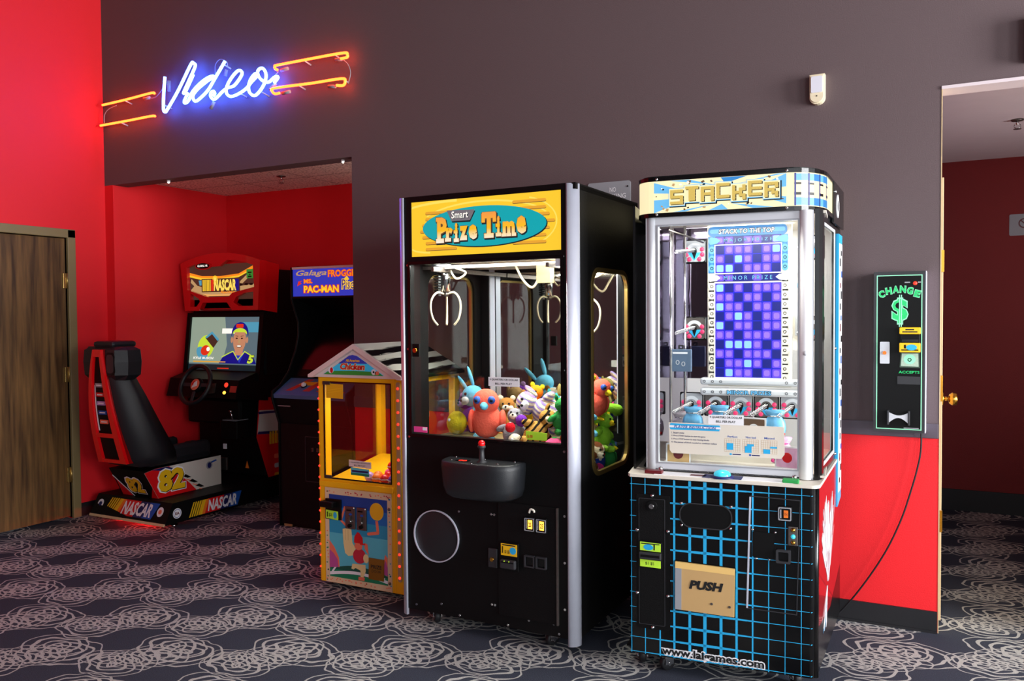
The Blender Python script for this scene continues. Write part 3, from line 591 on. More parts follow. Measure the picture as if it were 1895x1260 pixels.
# control pod with joystick
g = G(); secs = []
for z, sc_ in ((.655, .80), (.668, .90), (.70, .96), (.79, 1.0), (.812, .99), (.816, .95)):
    o = []
    for i in range(17):
        a = PI*i/16; cx = .45; o.append((cx-.195*sc_*math.copysign(abs(math.cos(a))**.55, math.cos(a)), -.15*sc_*math.sin(a)**.62-.0005, z+.0))
    secs.append(o)
g.loft(secs, 'vinyl_black'); g.build('control_pod', PZ)
g = G(); g.box(.345, -.105, .8162, .41, -.075, .8172, 'gloss_black'); g.text('00', .358, -.102, .398, -.078, .8180, 'led_red', .03); g.build('led_display', PZ)
for x, y in ((.30, -.02), (.45, -.02), (.60, -.02), (.32, -.09), (.56, -.10), (.45, -.135)): G().cyl((x, y, .816), (x, y, .819), .005, 'chrome', 8).build('screw', PZ)
g = G(); g.lathe([(.022, 0), (.020, .004), (.013, .008), (.011, .05), (.012, .06)], (.472, -.085, .816), 'dark_grey', 18); g.lathe([(.012, .06), (.018, .064), (.018, .072), (.0, .076)], (.472, -.085, .816), 'dark_grey', 18); g.build('joystick', PZ)
G().ball((.472, -.085, .897), .016, 'gloss_red', 16, 10).build('joystick_ball', PZ)
# price signs on the glass
g = G(FF); g.poly([(.461, 1.142), (.616, 1.142), (.616, 1.182), (.461, 1.182)], .001, .0022, 'white'); g.text('4 QUARTERS OR DOLLAR', .467, 1.166, .610, 1.176, .0026, 'black_text', .02); g.text('BILL PER PLAY', .495, 1.149, .580, 1.158, .0026, 'black_text', .02); g.build('price_notice', PZ)
g = G(FF); g.poly([(.05, .912), (.125, .912), (.125, .938), (.05, .938)], -.008, -.0065, 'pink'); g.poly([(.10, .922), (.123, .922), (.123, .936), (.10, .936)], -.0065, -.006, 'white'); g.build('pink_sticker', PZ)
g = G(FF); g.poly([(.636, .912), (.735, .912), (.738, .945), (.634, .950)], -.022, -.02, 'lime'); g.text('$.00', .642, .918, .668, .934, -.0192, 'red', .02); g.build('price_tag', PZ)
g = G(FF); g.box(.792, 1.66, .001, .815, 1.69, .003, 'light_grey'); g.build('small_sticker', PZ)
# clear chute walls
for a in ((.285, .03, .29, .25), (.05, .25, .29, .255), (.16, .03, .163, .25)):
    G().box(a[0], a[1], FL, a[2], a[3], 1.165, 'acrylic').build('chute_wall', PZ)
# cranes
def crane(x, y, z, parent):
    g = G(); g.box(x-.05, y-.05, 1.675, x+.05, y+.05, 1.70, 'dark_grey', .003); g.box(x-.03, y-.028, z+.06, x+.03, y+.028, z+.075, 'dull_steel'); g.cyl((x, y, z-.03), (x, y, z+.10), .024, 'chrome', 18); g.cyl((x, y, z+.1), (x, y, 1.69), .006, 'chrome', 8)
    g.cyl((x, y, z-.055), (x, y, z-.03), .014, 'dull_steel', 14)
    g.tube([(x-.035, y, z+.05), (x-.035, y, z-.05)], .007, 'light_grey', 8); g.build('crane_head', parent)
    g = G(); g.tube(smooth([(x+.02, y, 1.69), (x+.10, y+.02, 1.66), (x+.06, y, 1.60+.03), (x+.02, y, z+.08)], 6), .005, 'ivory_plastic', 8); g.tube([(x-.045+.018*math.cos(t), y+.018*math.sin(t), z+.09-.12*t/(2*PI*9)) for t in [2*PI*9*i/90 for i in range(91)]], .003, 'black', 5); g.build('cable', parent)
    for k in range(3):
        a = PI/2+PI/6+k*2*PI/3; c_, s_ = math.cos(a), math.sin(a)
        P = [(0, -.045), (.045, -.035), (.075, -.065), (.082, -.11), (.07, -.16), (.045, -.19)]
        G().tube(smooth([(x+r*c_, y+r*s_, z+h) for r, h in P], 5), .0052, 'ivory_plastic', 8).build('claw_finger', parent)
crane(.13, .17, 1.60, PZ); crane(.74, .42, 1.56, PZ)
g = G(); g.box(.14, .03, 1.66, .155, PD-.03, 1.68, 'dull_steel'); g.box(.73, .03, 1.66, .745, PD-.03, 1.68, 'dull_steel'); g.box(.03, .12, 1.675, PW-.03, .13, 1.69, 'dull_steel'); g.build('rails', PZ)
g = G(); g.tube(smooth([(.44, .3, 1.69), (.48, .3, 1.62), (.53, .3, 1.585), (.57, .3, 1.64), (.60, .3, 1.69)], 6), .006, 'ivory_plastic', 8); g.build('cable', PZ)
g = G(); g.box(.60, .2, 1.60, .67, .24, 1.70, 'olive_trim'); g.build('junction_box', PZ)
def caster(x, y, parent, r=.03, rz=0):
    M = Matrix.Translation((x, y, 0)) @ Matrix.Rotation(rz, 4, 'Z')
    g = G(); g.box(-.03, -.03, .068, .03, .03, .078, 'dull_steel', M=M); g.box(-.022, -.008, .03, -.017, .03, .07, 'chrome', M=M); g.box(.017, -.008, .03, .022, .03, .07, 'chrome', M=M); c = g.build('caster', parent)
    g = G(); g.lathe([(.006, -.014), (r-.004, -.014), (r, -.008), (r, .008), (r-.004, .014), (.006, .014)], (0, .012, r+.001), 'black_rubber', 20, (1, 0, 0), M=M); g.cyl((-.023, .012, r), (.023, .012, r), .007, 'chrome', 10, M=M); g.build('wheel', c)
for x, y, a in ((.13, .07, .6), (.72, .07, -.5), (.13, .66, .2), (.74, .66, -.3)): caster(x, y, PZ, .03, a)

# ---- plush toys (each its own thing)
PM = PZ.matrix_basis.copy()
def R3(ax, ay, az): return Matrix.Rotation(az, 3, 'Z') @ Matrix.Rotation(ay, 3, 'Y') @ Matrix.Rotation(ax, 3, 'X')
def toy(kind, col, col2, x, y, z, rx, ry, rz, s, label, name='plush_toy', cat='plush toy', group='plush toys in the crane machine'):
    a = -.0189; wx = -2.236+x*math.cos(a)-y*math.sin(a); wy = 3.210+x*math.sin(a)+y*math.cos(a)
    t = thing(name, label, cat, (wx, wy, z), 0, group); t.rotation_euler = (rx, ry, rz+a); t.scale = (s, s, s)
    cb, c2 = 'plush_'+col, 'plush_'+col2
    g = G(); g.ball((0, 0, 0), (.058, .050, .066), cb, 14, 10)
    if kind in ('bear', 'dog', 'cat', 'bunny'):
        for sx in (-1, 1):
            g.ball((sx*.062, -.012, .018), (.036, .018, .018), cb, 10, 7, R=R3(0, .5*sx, 0)); g.ball((sx*.036, -.035, -.062), (.02, .036, .02), cb, 10, 7)
        g.build('body', t)
        h = G().ball((0, -.012, .092), (.046, .044, .042), cb, 14, 10).build('head', t)
        G().ball((0, -.055, .082), (.022, .016, .016), c2, 10, 7).build('muzzle', t)
        G().ball((0, -.071, .088), .006, 'black', 8, 6).build('nose', t)
        for sx in (-1, 1):
            er = {'bear': (.016, .008, .016), 'dog': (.012, .012, .034), 'cat': (.011, .007, .022), 'bunny': (.010, .007, .044)}[kind]
            ez = {'bear': .130, 'dog': .095, 'cat': .134, 'bunny': .160}[kind]; ex = .034 if kind != 'dog' else .048
            G().ball((sx*ex, -.005, ez), er, c2 if kind == 'bear' else cb, 10, 7, R=R3(0, .25*sx, 0)).build('ear', t); G().ball((sx*.017, -.051, .103), .006, 'black', 8, 6).build('eye', t)
    elif kind == 'bird':
        g.ball((0, -.005, .075), (.050, .048, .048), cb, 14, 10); g.ball((0, .05, -.03), (.02, .045, .012), cb, 10, 7, R=R3(.5, 0, 0)); g.build('body', t)
        G().lathe([(.016, 0), (.012, .014), (.0, .034)], (0, -.048, .068), 'plush_'+col2, 12, (0, -1, 0)).build('beak', t)
        for sx in (-1, 1):
            G().ball((sx*.058, .006, .0), (.014, .034, .044), cb, 10, 7).build('wing', t); e = G().ball((sx*.026, -.040, .088), .015, 'blue', 10, 8).build('eye', t); G().ball((sx*.028, -.053, .088), .006, 'black', 8, 6).build('pupil', e)
            G().ball((sx*.02, -.03, -.062), (.016, .03, .009), c2, 10, 6).build('foot', t)
    elif kind == 'octopus':
        for k in range(6):
            b = 2*PI*k/6; g.tube(smooth([(0.03*math.cos(b), .03*math.sin(b), -.03), (.07*math.cos(b), .07*math.sin(b), -.055), (.10*math.cos(b), .10*math.sin(b), -.03)], 4), .016, cb, 8)
        g.build('body', t)
        for sx in (-1, 1): G().ball((sx*.022, -.046, .02), .010, 'white', 8, 6).build('eye', t)
    elif kind == 'snake':
        g = G(); g.tube(smooth([(-.13, 0, -.01), (-.07, .035, .0), (0, 0, .03), (.07, -.03, .02), (.13, .0, .0)], 6), .028, cb, 12); g.build('body', t)
        G().ball((.14, -.005, .008), (.042, .032, .03), cb, 12, 8).build('head', t)
        for sx in (-1, 1): G().ball((.155, -.025*sx, .03), .008, 'white', 8, 6).build('eye', t)
    elif kind == 'ball':
        g = G(); g.ball((0, 0, 0), .055, cb, 18, 12); g.build('body', t); G().lathe([(.0, .057), (.012, .056), (.014, .05)], (0, 0, 0), c2, 12).build('button', t)
    elif kind == 'fish':
        g.build('body', t); G().poly([(.0, 0), (.05, .035), (.05, -.035)], -.006, .006, c2, M=Matrix.Translation((.05, 0, 0)) @ Matrix.Rotation(PI/2, 4, 'X')).build('tail', t); G().ball((-.03, -.04, .02), .009, 'white', 8, 6).build('eye', t)
    return t
Z1 = FL+.068; Z2 = FL+.165
TOYS = [
 ('bird', 'coral', 'sky', .400, .135, 1.000, .1, 0, .35, 1.25, 'coral plush bird with blue eyes pressed to the middle of the front glass'),
 ('bunny', 'sky', 'white', .185, .345, .985, .2, -.5, -.5, 1.25, 'sky blue plush rabbit leaning left behind the clear chute walls'),
 ('bear', 'grey', 'cream', .500, .120, .935, -.3, .1, .2, .85, 'small grey plush bear low at the glass, right of the coral bird'),
 ('dog', 'rainbow', 'white', .640, .220, 1.060, .2, -1.1, -.1, 1.15, 'white plush dog with rainbow stripes lying on top of the pile'),
 ('cat', 'tiger', 'cream', .615, .110, .945, -.2, .7, .6, .95, 'brown plush cat with black tiger stripes near the green price tag'),
 ('ball', 'red', 'white', .535, .070, 1.005, 0, 0, 0, .42, 'small red plush ball with white button, above the grey bear'),
 ('ball', 'purple', 'lilac', .565, .110, 1.030, 0, 0, 0, .50, 'small purple plush ball under the rainbow dog'),
 ('ball', 'cream', 'white', .560, .060, .925, 1.3, 0, 0, .55, 'cream plush ball at the glass between grey bear and tiger cat'),
 ('ball', 'pink', 'green', .735, .075, .935, 0, 0, 0, .9, 'pink plush ball with green button at the right end of the front glass'),
 ('dog', 'spot', 'spot', .745, .250, 1.105, 0, .3, .4, .85, 'white plush dog with black spots at the top right of the pile'),
 ('bear', 'orange', 'yellow', .470, .420, 1.065, 0, .2, 0, .8, 'orange plush bear at the back, behind the coral bird'),
 ('bird', 'yellow', 'orange', .505, .270, .990, 0, 0, .3, .9, 'yellow plush bird behind the red ball'),
 ('snake', 'magenta', 'white', .640, .350, .975, 0, 0, .3, .9, 'magenta plush snake under the rainbow dog'),
 ('bear', 'purple', 'lilac', .100, .470, .960, 0, -.3, -.3, 1.0, 'purple plush bear by the left window, behind the yellow fish'),
 ('dog', 'tan', 'cream', .110, .560, .945, 0, .2, .2, 1.0, 'tan plush dog in the left rear corner of the pile'),
 ('fish', 'yellow', 'orange', .085, .330, .925, 0, 0, .2, .9, 'yellow plush fish beside the left window'),
 ('octopus', 'olive', 'olive', .220, .640, .955, 0, 0, 0, 1.0, 'olive plush octopus against the back mirror, left'),
 ('bear', 'cream', 'brown', .330, .600, .950, 0, 0, 0, 1.0, 'cream plush bear with brown muzzle against the back mirror'),
 ('cat', 'teal', 'white', .470, .600, .965, 0, 0, .3, 1.0, 'teal plush cat against the back mirror'),
 ('bird', 'coral', 'yellow', .790, .430, 1.070, .2, .2, 1.2, 1.0, 'coral plush bird on top of the pile at the side window'),
 ('bear', 'sky', 'white', .760, .350, 1.010, 0, -.2, 1.0, .9, 'sky blue plush bear below the coral bird at the side window'),
 ('bear', 'orange', 'orange', .795, .240, .945, 0, .1, 1.3, 1.15, 'large orange plush bear at the front edge of the side window'),
 ('snake', 'lime', 'white', .760, .560, 1.000, 0, 0, 1.5, .9, 'lime green plush snake at the side window'),
 ('bear', 'lime', 'yellow', .790, .500, .925, 0, .2, 1.4, .85, 'lime green plush bear in the middle of the side window'),
 ('bunny', 'grey', 'white', .700, .480, .960, 0, .5, 1.2, .9, 'grey plush rabbit behind the lime green bear'),
 ('fish', 'royal', 'yellow', .640, .570, .945, 0, 0, 1.2, 1.1, 'royal blue plush fish near the back mirror, right'),
 ('dog', 'olive', 'cream', .610, .470, 1.050, 0, .3, .8, .9, 'olive plush dog on the pile, left of the grey rabbit'),
 ('octopus', 'pink', 'pink', .400, .470, .950, 0, 0, 0, .9, 'pink plush octopus in the middle of the pile'),
 ('cat', 'green', 'yellow', .760, .150, 1.030, 0, 0, .8, .75, 'green plush cat above the pink ball at the right'),
 ('bear', 'brown', 'cream', .290, .450, .945, 0, 0, .4, .9, 'brown plush bear behind the sky blue rabbit'),
]
LOW = [('bear', 'grey', 'cream', .800, .215, .790, 0, .1, 1.4, .85, 'grey plush bear low in the front corner of the side window'),
          ('dog', 'giraffe', 'cream', .790, .345, .775, .3, .5, 1.3, .95, 'spotted giraffe-print plush dog low in the side window'),
          ('fish', 'royal', 'red', .790, .475, .775, 0, 0, 1.5, .85, 'royal blue plush fish low in the side window'),
          ('bird', 'green', 'yellow', .780, .600, .765, 0, 0, 1.3, .8, 'green plush bird at the low back corner of the side window'),
          ('ball', 'magenta', 'pink', .825, .415, .728, 0, 0, 0, .5, 'magenta plush ball at the bottom of the side window')]
ALL = [list(k) for k in TOYS+LOW]
for it in range(80):      # settle the pile: push toys apart, keep them inside the case
    for i in range(len(ALL)):
        for j in range(i):
            A, B_ = ALL[i], ALL[j]; d = Vector(A[3:6])-Vector(B_[3:6]); ra = .072*A[9]+.072*B_[9]
            if A[0] == 'ball' or B_[0] == 'ball': ra *= .9
            if d.length < ra:
                d = d.normalized()*(ra-d.length)*.5; wi = .15 if i < 9 else 1; wj = .15 if j < 9 else 1; tt = wi+wj
                for q in range(3): A[3+q] += d[q]*2*wi/tt; B_[3+q] -= d[q]*2*wj/tt
    for A in ALL:
        r = .062*A[9]; fl = FL if A[3] < .66 else .70
        A[3] = min(max(A[3], .04+r), .845-r); A[4] = min(max(A[4], .02+r), .72-r); A[5] = max(A[5]-.0008, fl+r)
        if A[3] < .29+r and A[4] < .255+r: A[4] = .256+r if A[3] < .22 else A[4]; A[3] = .292+r if A[3] >= .22 else A[3]
for k in ALL: toy(*k)

# ================================================================ block-stacking prize machine
SK = thing('stacker_machine', 'large glass-fronted prize machine with blue light grid and STACKER header, nearest the doorway', 'prize machine', (-1.113, 3.173, 0), .092)
SDX, SDY = .712, .03                      # front end of the right flank; it flares to the rear
FLK = Vector((.785-SDX, .80-SDY)).normalized()
def SR(): return frame((SDX, SDY, 0), FLK)                       # right flank frame, u = distance back
def SLf(): return frame((-.070, .80, 0), (.070-.0, -.77))         # left flank frame
def foot(inset=0., y0=0., rad=.03):
    o = [(.012+inset, y0)]
    o += [(.690-inset, y0)]+[(.690-inset+rad*math.sin(PI/2*i/6)*.75, y0+rad*(1-math.cos(PI/2*i/6))) for i in range(1, 7)]
    o += [(.785-inset, .80), (-.070+inset, .80), (.0+inset, y0+.02)]; return o
def slab_(g, o, z0, z1, m): g.poly(o, z0, z1, m); return g
slab_(G(), foot(), .08, .800, 'gloss_black').build('base_cabinet', SK)
g = G(FF)
# blue printed grid on the cabinet front: thicker lines toward the middle
xs = [.009, .065, .125, .182, .243, .302, .364, .423, .483, .542, .602, .660]
zs = [.770, .703, .641, .579, .515, .454, .391, .331, .270, .208, .148, .088]
for x in xs:
    k = max(0, 1-abs(x-.31)/.26); wd = .0012+.0052*k; g.box(x-wd, .082, 0, x+wd, .795, .0008, 'cyan_print')
for z in zs:
    n = 24
    for i in range(n):
        x0 = .003+i*.687/n; x1 = .003+(i+1)*.687/n; k = max(0, 1-abs((x0+x1)/2-.31)/.26); wd = .0010+.0044*k; g.box(x0, z-wd, 0, x1, z+wd, .0008, 'cyan_print')
g.build('grid_print', SK)
g = G(frame((.690, 0, 0), (.022, .03)))
for z in zs: g.box(0, z-.001, .0045, .036, z+.001, .006, 'cyan_print')
g.build('corner_print', SK)
# ledge
slab_(G(), foot(-.006, -.012, .04), .800, .812, 'off_white').build('ledge', SK)
g = G(); g.box(.10, .002, .812, .63, .075, .8135, 'white'); g.box(.06, .012, .812, .13, .05, .826, 'maroon', .004); g.box(.59, .0, .812, .65, .04, .826, 'green', .004); g.box(.24, .02, .8135, .30, .05, .8145, 'maroon'); g.box(.29, .0, .8135, .44, .07, .8145, 'navy'); g.build('ledge_print', SK)
g = G(); g.lathe([(.045, 0), (.044, .006), (.034, .008)], (.365, .025, .8145), 'navy', 24); g.build('button_ring', SK)
g = G(); g.lathe([(.033, 0), (.032, .008), (.024, .016), (.012, .020), (0, .021)], (.365, .025, .8225), 'cyan_button', 24); g.build('stop_button', SK)
for x in (.115, .63): G().ball((x, .062, .826), .010, 'chrome', 10, 8).build('dome_nut', SK)
# left coin panel
g = G(FF); g.poly(rr(.030, .188, .166, .732, .01), 0, .004, 'black'); g.ring(rr(.040, .205, .146, .716, .004, 2), rr(.042, .207, .144, .714, .004, 2), .004, .007, 'dark_grey'); g.poly(rr(.042, .207, .144, .714, .004, 2), .004, .006, 'textured_black')
for x, z in ((.095, .728), (.034, .585), (.158, .59), (.034, .33), (.158, .33), (.096, .196)): g.ball((x, z, .005), .008, 'chrome', 10, 6)
g.build('bill_panel', SK)
g = G(FF); g.cyl((.095, .688, .004), (.095, .688, .016), .021, 'black', 20); g.cyl((.095, .688, .016), (.095, .688, .024), .010, 'chrome', 14); g.build('cam_lock', SK)
g = G(FF); g.box(.044, .438, .006, .136, .545, .016, 'black', .003); g.poly([(.048, .508), (.131, .506), (.131, .540), (.048, .542)], .016, .018, 'lime'); g.poly(ell(.082, .522, .02, .012, 14), .018, .0186, 'cyan_print'); g.box(.103, .512, .018, .108, .534, .0186, 'black'); g.box(.052, .534, .0187-.0004, .127, .538, .0187, 'black_text'); g.box(.046, .475, .016, .134, .503, .03, 'dark_grey', .003); g.box(.052, .484, .03, .128, .494, .0305, 'gloss_black'); g.poly([(.048, .443), (.131, .441), (.131, .470), (.048, .472)], .016, .018, 'lime'); g.text('$1 $5', .07, .450, .105, .463, .0187, 'black_text'); g.build('bill_acceptor', SK)
# speaker panel, push flap
g = G(FF); g.poly(rr(.205, .614, .405, .709, .044, 8), 0, .004, 'black'); g.ring(rr(.203, .612, .407, .711, .046, 8), rr(.207, .616, .403, .707, .043, 8), .003, .006, 'dark_grey')
for x, z in ((.210, .707), (.402, .707), (.212, .620), (.400, .622)): g.ball((x, z, .003), .0065, 'chrome', 8, 6)
g.build('speaker_grille', SK)
mat('tan_plastic', (196, 160, 108), .35, var=.06); mat('tan_edge', (236, 196, 120), .35)
g = G(FF); g.poly([(.184, .281), (.418, .277), (.420, .471), (.185, .477)], 0, .004, 'gloss_black'); g.poly([(.187, .284), (.415, .280), (.417, .468), (.188, .474)], .004, .012, 'tan_plastic', side='tan_edge'); g.poly([(.188, .474), (.417, .468), (.417, .444), (.188, .449)], .012, .0128, 'tan_edge'); g.poly([(.188, .449), (.187, .284), (.212, .284), (.213, .449)], .012, .0128, 'grey')
g.text('PUSH', .242, .372, .375, .408, .0136, 'black_text', .055, .22); g.cyl((.33, .322, .012), (.33, .322, .014), .005, 'dull_steel', 10); g.cyl((.398, .318, .012), (.398, .318, .014), .005, 'dull_steel', 10); g.build('prize_flap', SK)
# right door and coin entry
g = G(FF); g.ring([(.463, .318), (.645, .315), (.657, .752), (.473, .756)], [(.466, .321), (.642, .318), (.654, .749), (.476, .753)], 0, .004, 'dark_grey'); g.build('coin_door', SK)
g = G(FF); g.poly([(.460, .322), (.466, .322), (.477, .752), (.471, .752)], .0, .008, 'silver'); g.build('door_edge_strip', SK)
g = G(FF); g.box(.574, .670, .0, .627, .726, .012, 'black', .004); g.ring(rr(.577, .673, .624, .723, .004, 2), rr(.581, .677, .620, .719, .003, 2), .012, .016, 'grey'); g.box(.585, .682, .012, .588, .714, .017, 'silver'); g.box(.597, .684, .012, .613, .712, .015, 'orange'); g.text('25c', .599, .694, .611, .704, .0156, 'black_text'); g.build('coin_slot', SK)
g = G(FF); g.box(.612, .578, 0, .647, .650, .006, 'dull_steel', .002); g.ball((.630, .638, .006), .009, 'brass', 10, 6); g.ball((.630, .613, .006), .009, 'cyan_button', 10, 6); g.ball((.630, .590, .006), .009, 'brass', 10, 6); g.build('key_plate', SK)
g = G(FF); g.ring(rr(.569, .509, .622, .560, .005, 3), rr(.577, .517, .614, .552, .004, 3), 0, .014, 'dark_grey'); g.box(.577, .517, 0, .614, .552, .003, 'gloss_black'); g.build('coin_return', SK)
g = G(FF); g.poly([(.481, .522), (.562, .520), (.562, .618), (.482, .620)], 0, .003, 'black')
for x, z in ((.483, .626), (.566, .622), (.497, .516), (.545, .516)): g.ball((x, z, .002), .005, 'chrome', 8, 6)
g.build('blank_plate', SK)
g = G(FF); g.text('www.laigames.com', .128, .078, .530, .128, .0012, 'white', .13); g.text('www.laigames.com', .132, .082, .526, .124, .0018, 'black_text', .03); g.build('web_lettering', SK)
# right flank
g = G(SR()); g.poly([(.005, .10), (.765, .10), (.765, .80), (.005, .80)], 0, .004, 'side_red'); g.poly([(.005, .08), (.765, .08), (.765, .30), (.40, .22), (.005, .26)], .004, .0045, 'gloss_black')
rnd = random.Random(3)
for k in range(24):
    a = math.radians(46+k*4.0+rnd.uniform(-2, 2)); r0 = rnd.uniform(.02, .16); r1 = rnd.uniform(.22, .42); cx, cz = .33, .33; wd = rnd.uniform(.006, .013)
    dx, dz = math.cos(a), math.sin(a); px, pz = -dz*wd, dx*wd; w0 = .0048+.0002*(k % 7)
    pts = [(cx+dx*r0*.9+px*.4, cz+dz*r0), (cx+dx*r1*.9+px, cz+dz*r1*.95), (cx+dx*r1*.9-px, cz+dz*(r1+.02)*.95), (cx+dx*r0*.9-px*.4, cz+dz*r0)]
    g.poly(pts, .0045, w0, ('white', 'lens_white', 'light_grey', 'lens_white')[k % 4])
for k in range(12):
    a = math.radians(rnd.uniform(215, 262)); r1 = rnd.uniform(.10, .26); wd = .010; cx, cz = .30, .34; dx, dz = math.cos(a), math.sin(a); px, pz = -dz*wd, dx*wd
    g.poly([(cx+px*.5, cz), (cx+dx*r1+px, cz+dz*r1*.8), (cx+dx*r1-px, cz+dz*(r1+.02)*.8), (cx-px*.5, cz)], .0045, .0049+.0002*(k % 5), ('white', 'light_grey', 'cyan_print')[k % 3])
g.build('flank_artwork', SK, label='dark red flank with white burst graphic')
g = G(SLf()); g.poly([(.01, .09), (.76, .09), (.76, .80), (.01, .80)], 0, .004, 'gloss_black'); g.build('left_flank', SK)
g = G(SR()); g.cyl((-.006, .08, -.004), (-.006, .80, -.004), .014, 'gloss_black', 14); g.build('corner_bead', SK)
# ---- upper cabinet
UY = .09
UF = frame((0, UY, 0))
def ufoot(x0=.05, x1=.694, y0=UY, rear=.80, xr=.780, xl=-.060):
    return [(x0, y0), (x1, y0), (x1+.022, y0+.012), (x1+.030, y0+.035), (xr, rear), (xl, rear), (x0-.02, y0+.04)]
slab_(G(), ufoot(), .812, .822, 'gloss_black').build('upper_sill', SK)
g = G(UF); g.ring([(.050, .815), (.696, .815), (.696, 1.846), (.050, 1.846)], [(.100, .848), (.640, .848), (.640, 1.812), (.100, 1.812)], -.03, 0, 'light_grey'); g.ring([(.096, .844), (.644, .844), (.644, 1.816), (.096, 1.816)], [(.101, .849), (.639, .849), (.639, 1.811), (.101, 1.811)], 0, .003, 'grey')
g.build('front_door_frame', SK, label='pale silver door frame')
G(UF).cyl((.668, .815, -.012), (.668, 1.846, -.012), .026, 'white', 20).build('frame_moulding', SK); G(UF).cyl((.072, .815, -.014), (.072, 1.846, -.014), .022, 'light_grey', 20).build('frame_moulding', SK)
G(UF).ball((.668, 1.30, .014), .009, 'light_grey', 12, 8).build('door_lock', SK)
G(UF).box(.10, .848, -.016, .64, 1.812, -.011, 'glass').build('front_window', SK)
g = G(); g.loft([[(.700, UY+.004, z), (.716, UY+.004, z), (.728, UY+.02, z), (.733, UY+.05, z), (.700, UY+.05, z)] for z in (.815, 1.85)], 'gloss_black', sm=False); g.build('corner_column', SK)
g = G(SR()); a, b = .10, .52
g.poly([(a, .815), (.765, .815), (.765, 1.90), (a, 1.85)], -.012, .0, 'gloss_black', [[(a+.02, .86), (b, .86), (b, 1.80), (a+.02, 1.80)]]); g.ring([(a+.012, .852), (b+.008, .852), (b+.008, 1.808), (a+.012, 1.808)], [(a+.024, .864), (b-.004, .864), (b-.004, 1.796), (a+.024, 1.796)], 0, .004, 'light_grey')
for z in (1.84, 1.30, .84): g.ball((b+.05, z, 0), .008, 'chrome', 8, 6); g.ball((a+.05, 1.83, 0), .008, 'chrome', 8, 6)
g.build('side_frame', SK)
G(SR()).box(a+.02, .86, -.008, b, 1.80, -.004, 'glass').build('side_window', SK)
g = G(SR()); g.poly([(.60, .60), (.73, .62), (.75, 1.80), (.61, 1.80)], .0, .010, 'cyan_print'); g.poly([(.62, .66), (.72, .66), (.735, 1.76), (.625, 1.76)], .010, .012, 'white')
for k in range(22):
    z = .70+k*.048; u = .635+.05*(k % 2)*.8+.004*(k % 5); g.box(u, z, .012, u+.028, z+.022+.006*(k % 3), .0135, ('black', 'black', 'maroon', 'blue')[k % 4])
g.build('flank_strip', SK, label='white and blue printed strip down the rear of the flank')
# interior
g = G(); g.box(-.03, .775, .815, .76, .79, 1.86, 'white'); g.build('back_panel', SK)
g = G(); g.box(.10, .42, 1.17, .249, .425, 1.835, 'dim_mirror'); g.build('partition_mirror', SK)
g = G(); g.box(.09, UY+.05, .83, .096, .775, 1.84, 'dim_mirror'); g.build('side_mirror', SK)
g = G(SLf()); g.poly([(0, .812), (.70, .812), (.70, 1.90), (0, 1.90)], -.01, 0, 'gloss_black'); g.build('upper_left_flank', SK)
g = G(); g.box(.05, UY+.012, .822, .74, .775, .830, 'off_white'); g.box(.1, .30, .83, .69, .315, .90, 'off_white'); g.build('prize_floor', SK)
g = G(); g.box(.05, UY+.03, 1.835, .74, .775, 1.845, 'off_white'); g.build('interior_ceiling', SK)
inner_lamp(SK, (.40, .16, 1.832), .5, .05, 7); inner_lamp(SK, (.40, .5, 1.832), .5, .2, 5)
g = G(); g.cyl((.655, .14, .86), (.655, .14, 1.79), .009, 'tube_white', 10); g.build('fluorescent_tube', SK)
g = G(); g.tube([(.13, .2, .83), (.13, .2, 1.835)], .006, 'chrome', 8); g.tube([(.16, .36, .83), (.16, .36, 1.835)], .006, 'chrome', 8); g.tube([(.13, .16, 1.80), (.17, .30, 1.79), (.24, .36, 1.76)], .004, 'dull_steel', 6); g.build('support_rods', SK)
# light grid board at depth
BY = .40; BF = frame((0, BY, 0))
g = G(BF); g.box(.250, 1.14, -.03, .600, 1.832, 0, 'off_white', .006); g.box(.221, 1.146, -.02, .640, 1.176, .02, 'light_grey', .01); g.box(.221, 1.10, -.02, .640, 1.132, .02, 'light_grey', .01)
for x in (.24, .275, .31, .58, .615):
    for z in (1.161, 1.116): g.ring(ell(x, z, .006, .006, 12), ell(x, z, .004, .004, 12), .02, .0212, 'dark_grey')
g.text('MINOR PRIZES', .335, 1.105, .520, 1.126, .0206, 'black_text', .09); g.text('MINOR PRIZES', .337, 1.107, .518, 1.124, .0212, 'e_skyblue', .02)
g.build('grid_board', SK)
g = G(BF); g.poly(rr(.255, 1.787, .580, 1.830, .018, 5), 0, .006, 'e_blue'); g.poly(rr(.262, 1.80, .573, 1.818, .008, 4), .006, .0068, 'e_skyblue'); g.text('STACK TO THE TOP', .298, 1.795, .532, 1.819, .0075, 'navy', .10, .12); g.text('STACK TO THE TOP', .300, 1.797, .530, 1.817, .0082, 'e_white', .02, .12)
g.poly([(.255, 1.63), (.283, 1.63), (.283, 1.787), (.255, 1.787)], 0, .004, 'e_blue'); g.poly([(.558, 1.66), (.583, 1.66), (.583, 1.787), (.558, 1.787)], 0, .004, 'e_blue')
for k in range(16):
    z = 1.768-k*.0392
    for x in (.270, .572):
        up = k < 4
        g.poly(ell(x, z, .0135, .017, 14), .004, .0052, 'e_skyblue' if up else 'off_white'); g.ring(ell(x, z, .007, .007, 12), ell(x, z, .0045, .0045, 12), .0052, .0062, 'black'); 
        if not up: g.box(x-.013, z-.022, .0, x+.013, z-.017, .0045, 'black')
g.ring([(.281, 1.625), (.560, 1.625), (.560, 1.752), (.281, 1.752)], [(.285, 1.629), (.556, 1.629), (.556, 1.748), (.285, 1.748)], .0, .007, 'e_white')
